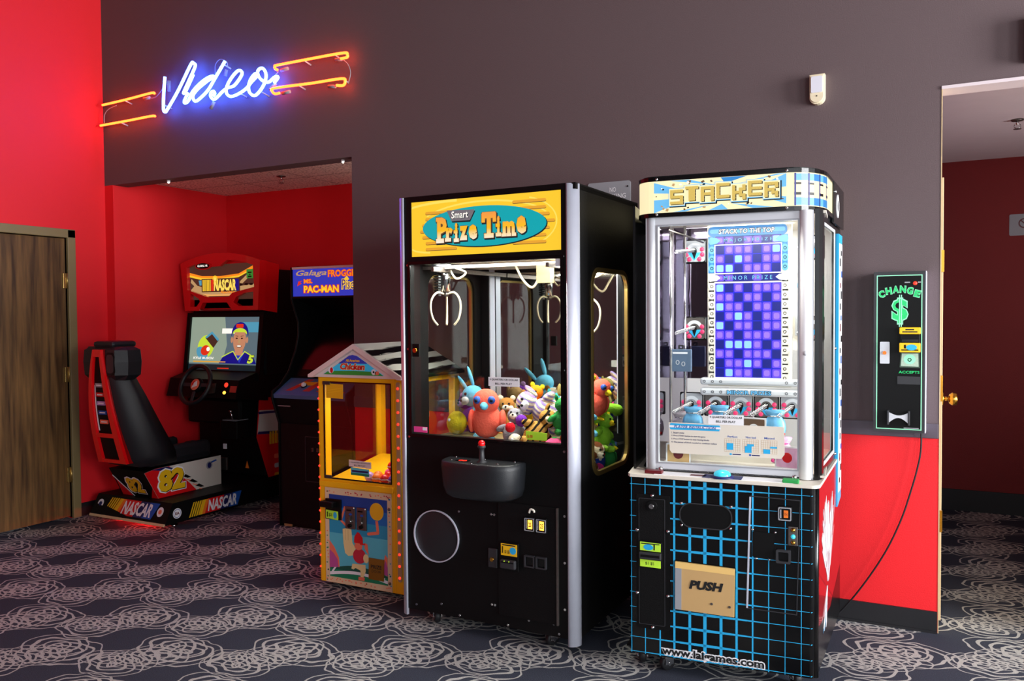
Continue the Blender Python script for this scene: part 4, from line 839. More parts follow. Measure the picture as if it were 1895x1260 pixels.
g.ring([(.280, 1.174), (.562, 1.174), (.562, 1.590), (.280, 1.590)], [(.284, 1.179), (.558, 1.179), (.558, 1.585), (.284, 1.585)], .0, .007, 'e_white')
g.build('board_trim', SK)
g = G(BF); g.box(.284, 1.179, .0, .558, 1.585, .002, 'e_royal'); g.box(.285, 1.629, .0, .556, 1.748, .002, 'e_royal'); g.box(.284, 1.752, .0, .557, 1.787, .002, 'e_navy'); g.box(.284, 1.592, .0, .558, 1.624, .002, 'e_navy')
rowsM = [(0, 1, 1, 1, 0, 1, 2), (1, 0, 2, 1, 0, 1, 1), (2, 2, 0, 1, 1, 1, 0)]
rowsm = [(2, 0, 1, 0, 1, 1, 1), (1, 1, 0, 1, 1, 0, 1), (2, 1, 1, 0, 1, 1, 0), (0, 1, 2, 1, 0, 1, 1), (2, 0, 1, 1, 0, 1, 1), (1, 1, 0, 1, 1, 1, 0), (0, 2, 2, 2, 1, 0, 1), (1, 1, 0, 1, 1, 1, 0), (0, 1, 1, 2, 1, 0, 1), (0, 2, 1, 1, 0, 1, 1)]
def cells(rows, x0, x1, z0, z1):
    cw = (x1-x0)/7; ch = (z1-z0)/len(rows)
    for r, row in enumerate(rows):
        for c, v in enumerate(row):
            a, b = x0+c*cw, z1-(r+1)*ch
            if v == 0: g.box(a+.002, b+.002, .002, a+cw-.002, b+ch-.002, .0025, 'e_navy'); continue
            g.poly(rr(a+.0025, b+.0025, a+cw-.0025, b+ch-.0025, .004, 2), .002, .003, 'e_violet'); g.poly(rr(a+.008, b+.008, a+cw-.008, b+ch-.008, .006, 2), .003, .0034, 'e_lilac')
            if v == 2: g.poly(rr(a+.005, b+.005, a+cw-.005, b+ch-.005, .005, 2), .0034, .0038, 'e_ice')
cells(rowsM, .285, .556, 1.629, 1.748); cells(rowsm, .284, .558, 1.179, 1.585); cells([(1, 1, 0, 1, 1, 0, 2)], .284, .557, 1.752, 1.787); cells([(1, 1, 0, 0, 1, 0, 0)], .284, .558, 1.592, 1.624)
g.text('M A J O R   P R I Z E', .320, 1.758, .522, 1.777, .0046, 'navy', .06); g.text('M A J O R   P R I Z E', .321, 1.759, .521, 1.776, .0052, 'e_skyblue', .0); g.text('M I N O R   P R I Z E', .320, 1.598, .522, 1.617, .0046, 'navy', .06); g.text('M I N O R   P R I Z E', .321, 1.599, .521, 1.616, .0052, 'e_skyblue', .0)
for z, m_ in ((1.768, 'e_skyblue'), (1.608, 'light_grey')):
    for s, x in ((1, .262), (-1, .580)): g.poly([(x, z+.016), (x+s*.030, z+.012), (x+s*.045, z), (x+s*.030, z-.012), (x, z-.016)], .004, .010, m_)
g.build('light_grid', SK, label='glowing blue and violet grid of lit squares')
# prize vend plates with coils
def plate(x, z, n):
    g = G(BF); g.box(x-.052, z-.052, -.02, x+.052, z+.052, -.004, 'gloss_black', .006); g.poly(rr(x-.046, z-.045, x+.046, z+.047, .012), -.004, .0, 'dull_steel' if n % 2 else 'grey'); g.poly(arcband(x, z, .036, .036, 15, 165, .014), 0, .001, 'light_grey'); g.poly([(x-.03, z-.005), (x+.03, z-.005), (x, z-.040)], 0, .0008, 'cyan_print'); g.poly([(x-.012, z), (x+.012, z), (x, z-.036)], .0008, .0016, 'black'); g.cyl((x, z+.004, 0), (x, z+.004, .012), .011, 'black', 12)
    p = g.build('vend_plate', SK)
    for dx, dz in ((-.033, .008), (.033, .008), (-.034, -.014), (.034, -.014), (-.022, -.034), (.022, -.034)):
        G(BF).ball((x+dx, z+dz, .001), (.010, .010, .005), 'e_pinkdot', 10, 6).build('light_button', p)
    g = G(BF); pts = []
    for i in range(161):
        t_ = i/160; a = 2*PI*14*t_; pts.append((x-.01*t_*4+.007*math.cos(a), z+.004-.02*t_+.007*math.sin(a), .012+.20*t_))
    g.tube(pts, .0016, 'chrome', 5); g.build('coil', p)
E('e_pinkdot', (255, 60, 120), .75)
PLX = [(.194, 1.727), (.194, 1.39), (.676, 1.727), (.676, 1.39)]+[(.075+i*.1055, 1.058) for i in range(1, 6)]
for i, (x, z) in enumerate(PLX): plate(x, z, i)
g = G(); g.box(.602, .42, 1.30, .68, .424, 1.62, 'off_white'); g.box(.612, .418, 1.36, .67, .42, 1.50, 'light_grey'); g.box(.62, .416, 1.56, .67, .418, 1.58, 'cyan_print'); g.build('notice_card', SK)
# instruction card + price notice on the glass
g = G(UF); g.poly([(.142, 1.012), (.590, 1.012), (.592, .905), (.580, .888), (.155, .888), (.146, .9)], -.010, -.002, 'off_white'); g.poly([(.150, 1.010), (.345, 1.008), (.350, .999), (.344, .985), (.150, .984), (.144, .997)], -.002, -.0012, 'cyan_print'); g.poly([(.144, 1.002), (.350, 1.001), (.350, .993), (.144, .993)], -.0012, -.0008, 'white')
g.text('PLAYER INSTRUCTION', .164, .991, .332, 1.003, -.0003, 'blue', .02, .2)
for z, s, x1 in ((.968, '1. Insert coins', .205), (.955, '2. Press START button to start the game', .290), (.942, '3. Press STOP button to stop moving blocks', .305), (.929, '4. The pieces of block needed to continue reduce', .335)): g.text(s, .153, z, x1, z+.008, -.0014, 'navy', .015, .15)
for x, z, s, cells_ in ((.365, .905, 'Perfect', [(1, 1, 4, 4)]), (.435, .905, 'Not bad', [(1, 0, 4, 3), (2, 3, 5, 4)]), (.505, .905, 'Missed', [(1, 0, 4, 2), (4, 2.5, 7, 3.3)])):
    g.text(s, x+.012, .962, x+.050, .970, -.0014, 'blue', .01)
    for i in range(8): g.box(x+i*.0085, z, -.002, x+i*.0085+.0006, z+.052, -.0016, 'tan_plastic')
    for i in range(7): g.box(x, z+i*.0087, -.002, x+.06, z+i*.0087+.0006, -.0016, 'tan_plastic')
    for a, b, c, d in cells_: g.box(x+a*.0085, z+b*.0087+.0, -.0016, x+c*.0085, z+d*.0087+.0, -.001, 'cyan_print')
g.box(.385, .893, -.002, .393, .900, -.001, 'cyan_print'); g.box(.396, .894, -.0014-.0004, .428, .898, -.0014, 'navy'); g.box(.46, .893, -.002, .467, .900, -.001, 'blue'); g.box(.47, .894, -.0014-.0004, .50, .898, -.0014, 'navy')
g.build('instruction_card', SK)
g = G(UF); g.poly([(.302, 1.012), (.439, 1.012), (.439, 1.052), (.302, 1.050)], -.001, .0, 'white'); g.text('4 QUARTERS OR DOLLAR', .307, 1.036, .434, 1.046, .0006, 'black_text', .02); g.text('BILL PER PLAY', .332, 1.020, .408, 1.029, .0006, 'black_text', .02); g.build('price_notice', SK)
# ---- header
def hfoot(e=0.):
    pts = [(.085, .075-e), (.600, .075-e)]
    for i in range(1, 9): a = PI/2*i/8*.95; pts.append((.600+(.140+e)*math.sin(a), .275-(.200+e)*math.cos(a)))
    pts += [(.790+e, .80), (-.075-e, .80), (.010-e, .20)]
    for i in range(1, 6): a = PI/2*(1-i/6); pts.append((.085-(.075+e)*math.sin(a), .165-(.09+e)*math.cos(a)))
    return pts
slab_(G(), hfoot(.004), 1.845, 1.862, 'gloss_black').build('header_lower_trim', SK)
g = slab_(G(), hfoot(.004), 1.990, 2.006, 'gloss_black'); slab_(g, hfoot(-.01), 2.006, 2.012, 'black'); g.build('header_upper_trim', SK)
slab_(G(), hfoot(0), 1.862, 1.990, 'e_cream').build('header_body', SK)
HF = frame((0, .075, 0)); g = G(HF); rnd = random.Random(11)
def clampq(p): return [(min(max(x, .088), .598), min(max(z, 1.863), 1.989)) for x, z in p]
for a in (160, 172, 188, 200, 215, 233, 250, 268, 288, 308, 322, 338, 352, 8, 22, 40, 60, 85, 110, 130, 146):
    r = math.radians(a); w_ = math.radians(rnd.uniform(2.5, 6)); cx, cz = .36, 1.925
    g.poly([(cx+.10*math.cos(r), cz+.04*math.sin(r))]+clampq([(cx+.5*math.cos(r-w_), cz+.5*math.sin(r-w_)*.55), (cx+.5*math.cos(r+w_), cz+.5*math.sin(r+w_)*.55)]), .0005, .001+.00005*(a % 7), 'e_blue' if a % 2 else 'e_skyblue')
for k in range(44):
    x, z = rnd.uniform(.09, .59), rnd.uniform(1.868, 1.982)
    if .15 < x < .58 and 1.885 < z < 1.962: continue
    s = rnd.uniform(.003, .009); a = rnd.uniform(0, 3); m = ('e_black', 'e_brown', 'e_white', 'e_tan')[k % 4]
    g.poly([(x+s*math.cos(a+b), z+s*.8*math.sin(a+b)) for b in (0, 1.2, 3.0, 4.3)], .0015, .003, m)
GL = {'S': ['1111', '1000', '1111', '0001', '1111'], 'T': ['1111', '0110', '0110', '0110', '0110'], 'A': ['1111', '1001', '1111', '1001', '1001'], 'C': ['1111', '1000', '1000', '1000', '1111'], 'K': ['1001', '1011', '1110', '1011', '1001'], 'E': ['1111', '1000', '1111', '1000', '1111'], 'R': ['1111', '1001', '1110', '1011', '1001']}
offs = (.0, .014, .008, .020, .006, .022, .010)
for i, ch in enumerate('STACKER'):
    x0 = .155+i*.0605; z0 = 1.893+offs[i]*.75; cw, chh = .0128, .0115
    g.box(x0-.008+.004, z0-.009-.003, .003, x0+4*cw+.008+.004, z0+5*chh+.007-.003, .0036, 'e_black'); g.box(x0-.007, z0-.008, .0036, x0+4*cw+.007, z0+5*chh+.007, .0042, 'e_skyblue'); g.box(x0-.005, z0-.005, .0042, x0+4*cw+.005, z0+5*chh+.005, .0046, 'e_cream')
    for lay, m_, dx, w0, w1 in ((0, 'e_black', .0024, .0046, .0054), (1, 'e_stk_gold', 0, .0054, .0100)):
        for r, row in enumerate(GL[ch]):
            for c, v in enumerate(row):
                if v == '1': g.box(x0+c*cw+dx, z0+(4-r)*chh-dx, w0, x0+(c+1)*cw-.0006+dx+(.0012 if not lay else 0), z0+(5-r)*chh-.0006-dx, w1, m_)
g.build('header_artwork', SK, label='STACKER in gold block letters on a bursting blue and cream backlit panel')
g = G(); hp = hfoot(.0012)
for i in range(2, 9):
    a, b = hp[i], hp[i+1]
    for z0, z1, m_ in ((1.866, 1.895, 'e_blue' if i % 2 else 'e_skyblue'), (1.960, 1.986, 'e_blue' if i % 2 else 'e_skyblue'), (1.905, 1.915, 'e_black'), (1.945, 1.952, 'e_black')):
        if m_ == 'e_black' and i % 2: continue
        g.add([(a[0], a[1], z0), (b[0], b[1], z0), (b[0], b[1], z1), (a[0], a[1], z1)], [(0, 1, 2, 3)], m_)
    if i % 2 == 0:
        q = .25; c = (a[0]+(b[0]-a[0])*q, a[1]+(b[1]-a[1])*q); g.add([(a[0]+.0006, a[1]-.0006, 1.864), (c[0]+.0006, c[1]-.0006, 1.864), (c[0]+.0006, c[1]-.0006, 1.988), (a[0]+.0006, a[1]-.0006, 1.988)], [(0, 1, 2, 3)], 'e_navy')
g.build('header_corner_print', SK)
g = G(frame((.7385, .262, 0), Vector((.790-.7385, .80-.262)).normalized())); g.poly([(.17, 1.83), (.54, 1.83), (.54, 2.0), (.17, 2.0)], 0, .008, 'gloss_black'); g.poly(ell(.30, 1.91, .045, .05, 24), .008, .010, 'white'); g.poly(ell(.30, 1.91, .016, .024, 14), .010, .0112, 'dark_grey'); g.ball((.20, 1.96, .008), .008, 'chrome', 8, 6); g.build('rear_cheek', SK)
for x in (.10, .60):
    for z in (1.855, 1.998): G(HF).ball((x, z, .006), .006, 'chrome', 8, 6).build('bolt', SK)
for x, y, a in ((.03, .10, .3), (.13, .06, -.8), (.64, .10, .5), (.0, .70, .2), (.70, .70, 0)): caster(x, y, SK, .032, a)
g = G(); g.box(-.03, .07, .075, .70, .78, .083, 'black'); g.build('underside', SK)
# ---- prizes inside
def inSK(x, y, z): a = .092; return (-1.113+x*math.cos(a)-y*math.sin(a), 3.173+x*math.sin(a)+y*math.cos(a), z)
def prize(name, label, cat, x, y, z, group, build, rz=0):
    t = thing(name, label, cat, inSK(x, y, z), .092+rz, group); build(t); return t
def bag(cb, tie, deco):
    def f(t):
        g = G(); secs = []
        for z, w_, d_ in ((-.055, .010, .008), (-.05, .038, .018), (-.02, .045, .022), (.01, .040, .018), (.028, .026, .010), (.04, .034, .012), (.052, .040, .014)):
            secs.append([(w_*math.cos(2*PI*i/14)*(1+.08*math.sin(5*i)), d_*math.sin(2*PI*i/14), z+.004*math.sin(i*2.3)) for i in range(14)])
        g.loft(secs, cb); g.build('bag', t)
        g = G(); g.tube([(.026*math.cos(2*PI*i/12), .012*math.sin(2*PI*i/12), .028) for i in range(12)], .003, tie, 6, closed=True); g.build('tie', t)
        g = G()
        for i in range(7): g.ball((-.034+i*.0115, -.022, -.040+.012*(i % 2)), .007, deco[i % len(deco)], 8, 6)
        g.build('beads', t)
    return f
mat('brown_card', (110, 84, 66), .4); mat('blue_foil', (110, 180, 225), .35, .2, var=.25, vscale=60); mat('clear_foil', (215, 205, 210), .2, .3, var=.25, vscale=50); mat('pink_foil', (240, 180, 215), .3, .1, var=.3, vscale=40)
for x, y, z, lb in ((.215, .235, 1.010, 'blue foil prize bag hanging leftmost of the three in the grid machine'), (.325, .235, 1.020, 'blue foil prize bag hanging in the middle behind the price notice'), (.545, .225, 1.010, 'blue foil prize bag hanging rightmost in the grid machine')):
    prize('prize_bag', lb, 'bag', x, y, z, 'prize bags in the grid machine', bag('blue_foil', 'chrome', ('red', 'gold', 'maroon')))
prize('prize_bag', 'pink and clear wrapped prize bag low at the right in the grid machine', 'bag', .575, .20, .905, 'prize bags in the grid machine', bag('pink_foil', 'pink', ('pink', 'white')))
prize('prize_bag', 'clear wrapped prize bag hanging leftmost, beside the mirrored side', 'bag', .125+.03, .30, .98, 'prize bags in the grid machine', bag('clear_foil', 'chrome', ('red', 'white')))
def boxf(t):
    g = G(); g.box(-.045, -.012, -.047, .045, .012, .047, 'blue_grey', .003); g.poly(rr(-.012, .047, .012, .066, .006), -.002, .002, 'dark_grey', [ell(0, .056, .005, .004, 10)], M=Matrix.Rotation(PI/2, 4, 'X')); g.build('box', t)
    g = G(FF); g.box(-.032, .028, .0125-.0004, .030, .036, .0125, 'white'); g.ring(ell(-.012, -.008, .008, .010, 14), ell(-.012, -.008, .005, .007, 14), .012, .013, 'light_grey'); g.ring(ell(.012, -.014, .008, .010, 14), ell(.012, -.014, .005, .007, 14), .012, .013, 'light_grey'); g.build('printing', t)
mat('blue_grey', (92, 112, 138), .4)
prize('prize_box', 'blue-grey jewellery box hanging in the left column of the grid machine', 'box', .165, .24, 1.258, None, boxf)
def cardf(m1, m2):
    def f(t):
        g = G(FF); g.poly(rr(-.05, -.045, .05, .045, .006), 0, .004, 'white'); g.poly(rr(-.044, -.039, .044, .039, .004), .004, .005, m1); g.poly(ell(0, 0, .02, .02, 20), .005, .006, m2); g.build('card', t)
    return f
prize('playing_card_pack', 'white and tan prize card standing at the lower left corner of the grid machine', 'card', .170, .150, .876, 'prize cards in the grid machine', cardf('tan_plastic', 'maroon'), .2)
prize('playing_card_pack', 'brown and white prize card hanging above the instruction card, right of the price notice', 'card', .465, .22, .985, 'prize cards in the grid machine', cardf('brown_card', 'white'), -.2)
prize('playing_card_pack', 'pink prize card with a round face leaning at the lower right of the grid machine', 'card', .600, .150, .885, 'prize cards in the grid machine', cardf('pink_foil', 'red'), -.3)

# ================================================================ small yellow house-shaped prize machine
CK = thing('egg_prize_machine', 'short yellow house-shaped prize machine with striped roof, left of the tall crane machine', 'prize machine', (-2.966, 3.466, 0), 0)
CW, CD, CB, CE = .54, .56, .028, 1.142
mat('panel_blue', (70, 110, 160), .5, var=.1); mat('panel_red', (190, 60, 50), .5); mat('roof_white', (226, 226, 214), .5); mat('gable_pink', (232, 210, 205), .5); mat('grass_green', (40, 160, 60), .4); mat('sky_mid', (20, 110, 190), .4); mat('sky_deep', (16, 66, 150), .4); mat('sky_low', (90, 190, 210), .4); mat('turq', (40, 150, 190), .4)
mat('cloth_red', (196, 40, 60), .5); mat('cream_print', (238, 214, 150), .5); mat('salmon', (240, 120, 90), .5); mat('magenta_print', (190, 80, 150), .5); mat('court_green', (20, 130, 90), .5); mat('dark_court', (14, 84, 70), .5); mat('gold_plate', (150, 104, 30), .35, .4); mat('border_print', (226, 200, 160), .5); mat('led_strip', (176, 150, 110), .4)
g = G(FF)
g.poly([(0, CB), (.484, CB), (.484, CE), (0, CE)], -.02, 0, 'cab_yellow', [[(.032, .590), (.470, .590), (.470, 1.108), (.032, 1.108)]])
g.box(.0, .545, 0, .484, .575, .010, 'cab_yellow', .003); g.box(.484, CB, -.02, .492, CE, .002, 'cab_yellow'); g.build('front_panel', CK)
g = G(FF); g.poly([(.492, CB), (.540, CB), (.540, CE), (.492, CE)], -.03, 0, 'cab_yellow'); g.poly(rr(.505, .09, .530, 1.118, .012), 0, .005, 'led_strip'); g.build('corner_pillar', CK)
g = G(FF); g.poly([(-.012, CB), (0, CB), (0, CE), (-.012, CE)], -.03, -.008, 'cab_yellow'); g.build('corner_pillar', CK)
for k in range(17):
    z = 1.085-k*.0608; G(FF).ball((.517, z, .005), .0075, 'led_red', 10, 6).build('led_lamp', CK); G(FF).ball((-.010, z-.01, -.006), .006, 'led_red', 8, 6).build('led_lamp', CK)
g = G(); g.box(-.012, .02, CB, 0, CD, .56, 'cab_yellow'); g.box(.528, .02, CB, .54, CD, .56, 'cab_yellow'); g.box(-.012, CD-.012, CB, .54, CD, .56, 'cab_yellow')
for x in (-.012, .50):
    g.box(x, .02, .56, x+.04, .06, CE, 'cab_yellow'); g.box(x, CD-.045, .56, x+.04, CD, CE, 'cab_yellow')
g.box(-.012, CD-.04, 1.10, .54, CD, CE, 'cab_yellow'); g.box(-.012, .02, 1.105, .02, CD, CE, 'cab_yellow'); g.box(.508, .02, 1.105, .54, CD, CE, 'cab_yellow'); g.build('body', CK)
g = G(); g.box(0, .02, .555, .528, CD-.012, .57, 'cab_yellow'); g.loft([[(.02, .03, .57), (.50, .03, .57), (.50, .04, .572), (.02, .04, .572)], [(.02, CD-.05, .64), (.50, CD-.05, .64), (.50, CD-.03, .64), (.02, CD-.03, .64)]], 'cab_yellow', sm=False); g.build('prize_tray', CK)
for q, (a, b, fr_) in enumerate((((.04, .06), (.52, 0), frame((.54, .0, 0), (0, 1))), ((.04, .06), (.52, 0), frame((-.012, CD, 0), (0, -1))), ((.03, .06), (.50, 0), frame((.54, CD, 0), (-1, 0))))):
    G(fr_).box(a[0], .565, -.010, b[0], 1.105, -.006, 'tinted_glass').build('side_window', CK)
g = G(FF); g.box(.033, .591, -.012, .469, 1.107, -.007, 'tinted_glass'); g.build('front_window', CK)
g = G(FF); g.ring([(.030, .588), (.472, .588), (.472, 1.110), (.030, 1.110)], [(.036, .594), (.466, .594), (.466, 1.104), (.036, 1.104)], -.004, .003, 'gloss_black'); g.box(.030, 1.092, .0, .075, 1.110, .008, 'dark_grey'); g.box(.040, .590, .0, .082, .606, .008, 'dark_grey'); g.build('window_frame', CK)
g = G(FF); g.poly([(.044, 1.020), (.156, 1.018), (.158, 1.095), (.044, 1.098)], -.006, -.0055, 'gold'); g.poly([(.052, 1.045), (.15, 1.060), (.15, 1.064), (.052, 1.049)], -.0055, -.005, 'yellow'); g.poly([(.052, 1.058), (.15, 1.073), (.15, 1.077), (.052, 1.062)], -.0055, -.005, 'yellow'); g.build('yellow_sticker', CK)
g = G(FF); g.poly([(.191, .662), (.336, .658), (.336, .692), (.191, .698)], -.006, -.005, 'gable_pink'); g.text('2 QUARTERS OR DOLLAR', .196, .681, .331, .688, -.0044, 'black_text', .02); g.text('BILL PER PLAY', .225, .667, .300, .674, -.0044, 'black_text', .02)
g.poly([(.203, .618), (.322, .616), (.322, .654), (.203, .658)], -.006, -.0052, 'sky_low'); g.poly([(.203, .618), (.322, .616), (.322, .628), (.203, .630)], -.0052, -.0048, 'court_green'); g.box(.21, .634, -.0044-.0004, .316, .644, -.0044, 'navy'); g.build('price_notice', CK)
inner_lamp(CK, (.30, .2, 1.10), .3, .25, 4.5)
# roof with black and white stripes
AP = 1.298; ex = .035
def roofq(side):
    g = G(); x0, x1 = ((.264, -.038-.0) if side < 0 else (.264, .566)); z0, z1 = AP, 1.132; n = 6; tk = .014
    y0, y1 = -.03, CD+.02
    for k in range(n):
        a, b = k/n, (k+1)/n
        # wavy-edged stripes running along the ridge
        for j in range(8):
            v0, v1 = j/8, (j+1)/8
            def P(t, v, up): t = min(max(t+.04*math.sin(v*7+k), 0), 1) if 0 < t < 1 else t; return (x0+(x1-x0)*t, y0+(y1-y0)*v, z0+(z1-z0)*t+up)
            top = [P(a, v0, tk), P(b, v0, tk), P(b, v1, tk), P(a, v1, tk)]; bot = [P(a, v0, 0), P(b, v0, 0), P(b, v1, 0), P(a, v1, 0)]
            g.add(top+bot, [(0, 1, 2, 3), (4, 5, 6, 7), (0, 1, 5, 4), (1, 2, 6, 5), (2, 3, 7, 6), (3, 0, 4, 7)], 'roof_white' if k % 2 == 0 else 'black')
    return g.build('roof_slope', CK, label='black and white striped roof slope')
roofq(-1); roofq(1)
g = G(FF); g.poly([(-.038, 1.132), (-.038, 1.146), (.264, 1.312), (.566, 1.146), (.566, 1.132), (.540, 1.132), (.264, 1.286), (-.012, 1.132)], .022, .045, 'gable_pink'); g.poly([(-.01, 1.134), (.264, 1.284), (.538, 1.134)], .0, .024, 'gable_pink'); g.build('gable', CK)
Mg = Matrix.Translation((.0, 0, 0)); mat('e_gabl_blue', (24, 50, 150), .4, em=.25); mat('gabl_sea', (30, 160, 200), .4, em=.3)
g = G(FF); g.poly([(.054, 1.150), (.445, 1.150), (.28, 1.248), (.248, 1.250), (.218, 1.244)], .024, .026, 'gabl_sea'); g.poly([(.155, 1.208), (.345, 1.210), (.275, 1.250), (.248, 1.254), (.225, 1.250)], .026, .0265, 'e_gabl_blue'); g.poly([(.054, 1.149), (.445, 1.149), (.41, 1.168), (.26, 1.172), (.09, 1.168)], .026, .0268, 'grass_green')
g.text('All American', .205, 1.218, .295, 1.232, .0275, 'yellow', .05); g.text('Chicken', .166, 1.174, .330, 1.212, .0275, 'cream_print', .09, .2); g.text('Chicken', .168, 1.177, .327, 1.210, .0282, 'red', .03, .2)
g.poly(ell(.105, 1.172, .017, .017, 16), .0268, .028, 'white'); g.poly(ell(.110, 1.172, .010, .015, 14), .028, .0284, 'red'); g.poly(ell(.384, 1.168, .015, .015, 16), .0268, .028, 'white'); g.poly(ell(.384, 1.168, .006, .006, 6), .028, .0284, 'black'); g.poly(ell(.405, 1.163, .014, .010, 16), .0268, .028, 'salmon'); g.build('gable_artwork', CK)
# lower picture panel
g = G(FF); g.poly([(.034, .030), (.468, .030), (.468, .540), (.034, .540)], 0, .004, 'border_print')
rnd = random.Random(5)
for k in range(84):
    e_ = k % 4; t_ = rnd.random()
    x, z = ((.04+.42*t_, .049), (.04+.42*t_, .521), (.048, .04+.49*t_), (.456, .04+.49*t_))[e_]
    g.poly(ell(x+rnd.uniform(-.005, .005), z+rnd.uniform(-.006, .006), .0045, .0035, 8), .004, .0046, ('salmon', 'cloth_red', 'court_green', 'turq')[k % 4 if k % 3 else 0])
X0, X1 = .062, .442
for z0, z1, m_ in ((.44, .505, 'sky_deep'), (.37, .44, 'sky_mid'), (.30, .37, 'turq'), (.12, .30, 'sky_low'), (.062, .12, 'court_green')): g.poly([(X0, z0), (X1, z0), (X1, z1), (X0, z1)], .004, .0052, m_)
g.poly([(X0, .105)]+[(X0+(X1-X0)*i/12, .105+.032*math.sin(PI*i/12)) for i in range(13)]+[(X1, .10)], .0052, .0056, 'dark_court')
g.poly([(X0, .083)]+[(X0+(X1-X0)*i/12, .086+.022*math.sin(PI*i/12)) for i in range(13)]+[(X1, .075)]+[(X1-(X1-X0)*i/12, .070+.022*math.sin(PI*i/12)) for i in range(13)], .0056, .006, 'white')
g.poly([(X0, .075), (.075, .075), (.118, .130), (.105, .130)], .0056, .0062, 'white')
for s, cx in ((1, X0), (-1, X1)):
    w_, h_ = (.066, .256) if s > 0 else (.030, .205)
    g.poly([(cx, .118), (cx+s*w_, .118), (cx+s*w_*.95, .168), (cx+s*w_*.5, .222), (cx, h_)], .0054, .006, 'salmon'); g.poly([(cx, .110), (cx+s*w_*.9, .118), (cx+s*w_*.8, .160), (cx+s*w_*.4, .19), (cx, h_-.05)], .006, .0066, 'magenta_print')
g.poly(ell(.376, .440, .044, .046, 30), .0054, .0066, 'gold')
def limb(pts, r, m_, w0=.006, w1=.0072):
    for a, b in zip(pts, pts[1:]):
        d = Vector((b[0]-a[0], b[1]-a[1])); d.normalize(); n_ = Vector((-d.y, d.x))*r
        g.poly([(a[0]+n_.x, a[1]+n_.y), (a[0]-n_.x, a[1]-n_.y), (b[0]-n_.x, b[1]-n_.y), (b[0]+n_.x, b[1]+n_.y)], w0, w1, m_); g.poly(ell(b[0], b[1], r, r, 10), w0, w1+.0001, m_)
limb([(.170, .447), (.142, .372), (.176, .347)], .006, 'salmon'); limb([(.376, .392), (.384, .330), (.322, .318)], .008, 'salmon')
g.poly([(.153, .327), (.172, .332), (.190, .332), (.210, .330), (.216, .26), (.236, .232), (.232, .196), (.19, .186), (.168, .20), (.158, .25)], .006, .0075, 'cream_print')
for x in (.170, .188): g.box(x, .27, .0075, x+.002, .328, .0078, 'tan_plastic')
g.poly(ell(.262, .182+.012, .042, .040, 20), .006, .0076, 'cloth_red'); g.poly([(.215, .148), (.300, .152), (.302, .118), (.285, .082), (.268, .084), (.268, .118), (.235, .128), (.222, .118), (.208, .122)], .0058, .0072, 'cream_print'); g.poly(ell(.305, .186, .018, .024, 12), .006, .0078, 'cream_print')
g.poly(ell(.256, .247, .026, .022, 18), .006, .0078, 'salmon'); g.poly([(.228, .262), (.286, .262), (.284, .292), (.262, .318), (.250, .32), (.232, .295)], .0062, .0084, 'red'); g.box(.268, .256, .0078, .300, .264, .0086, 'red')   # player in a red cap
g.poly([(.296, .268), (.315, .262), (.322, .205), (.310, .22), (.296, .24)], .0058, .0072, 'salmon'); g.poly([(.255, .084), (.295, .084), (.292, .066), (.254, .066)], .006, .0076, 'salmon')
g.poly([(.405, .10), (.425, .10), (.425, .082), (.405, .082)], .0052, .0072, 'white'); g.build('picture_panel', CK)
g = G(FF); g.poly([(.324, .084), (.420, .082), (.422, .194), (.326, .195)], .004, .012, 'gold_plate'); g.text('PRIZE', .340, .142, .408, .162, .0126, 'black_text', .02); g.text('DOOR', .345, .122, .404, .136, .0126, 'black_text', .0); g.build('prize_door', CK)
for x in (.176, .250):
    g = G(FF); g.box(x, .333, .004, x+.064, .452, .014, 'dull_steel', .003); g.ball((x+.058, .447, .014), .004, 'white', 8, 6); g.box(x+.028, .365, .014, x+.040, .405, .028, 'dull_steel', .002, M=Matrix.Translation((0, 0, 0))); g.box(x+.012, .430, .014, x+.04, .436, .018, 'black'); g.poly(ell(x+.036, .412, .010, .006, 12), .014, .0155, 'blue'); g.cyl((x+.032, .352, .014), (x+.032, .352, .024), .010, 'black', 12); g.tube([(x+.02, .39, .016), (x+.045, .372, .02)], .004, 'chrome', 6); g.build('coin_mechanism', CK)
g = G(FF); g.box(.044, .372, .004, .148, .482, .016, 'black', .003); g.box(.030, .440, .004, .120, .472, .05, 'black', .006); g.poly([(.050, .378), (.132, .372), (.132, .418), (.050, .422)], .016, .018, 'lime'); g.poly(ell(.112, .397, .012, .018, 14), .018, .0186, 'cyan_print'); g.box(.058, .385, .018, .064, .412, .0186, 'black'); g.text('$1', .07, .386, .092, .406, .0186, 'black_text', .02); g.build('bill_acceptor', CK)
for z in (.46, .075): G(FF).ball((.455, z, .006), .008, 'dull_steel', 10, 6).build('panel_lock', CK)
g = G(); g.box(.02, .06, 0, .05, .12, CB, 'black'); g.box(.46, .06, 0, .49, .12, CB, 'black'); g.box(.02, .44, 0, .05, .5, CB, 'black'); g.box(.46, .44, 0, .49, .5, CB, 'black'); g.build('feet', CK)
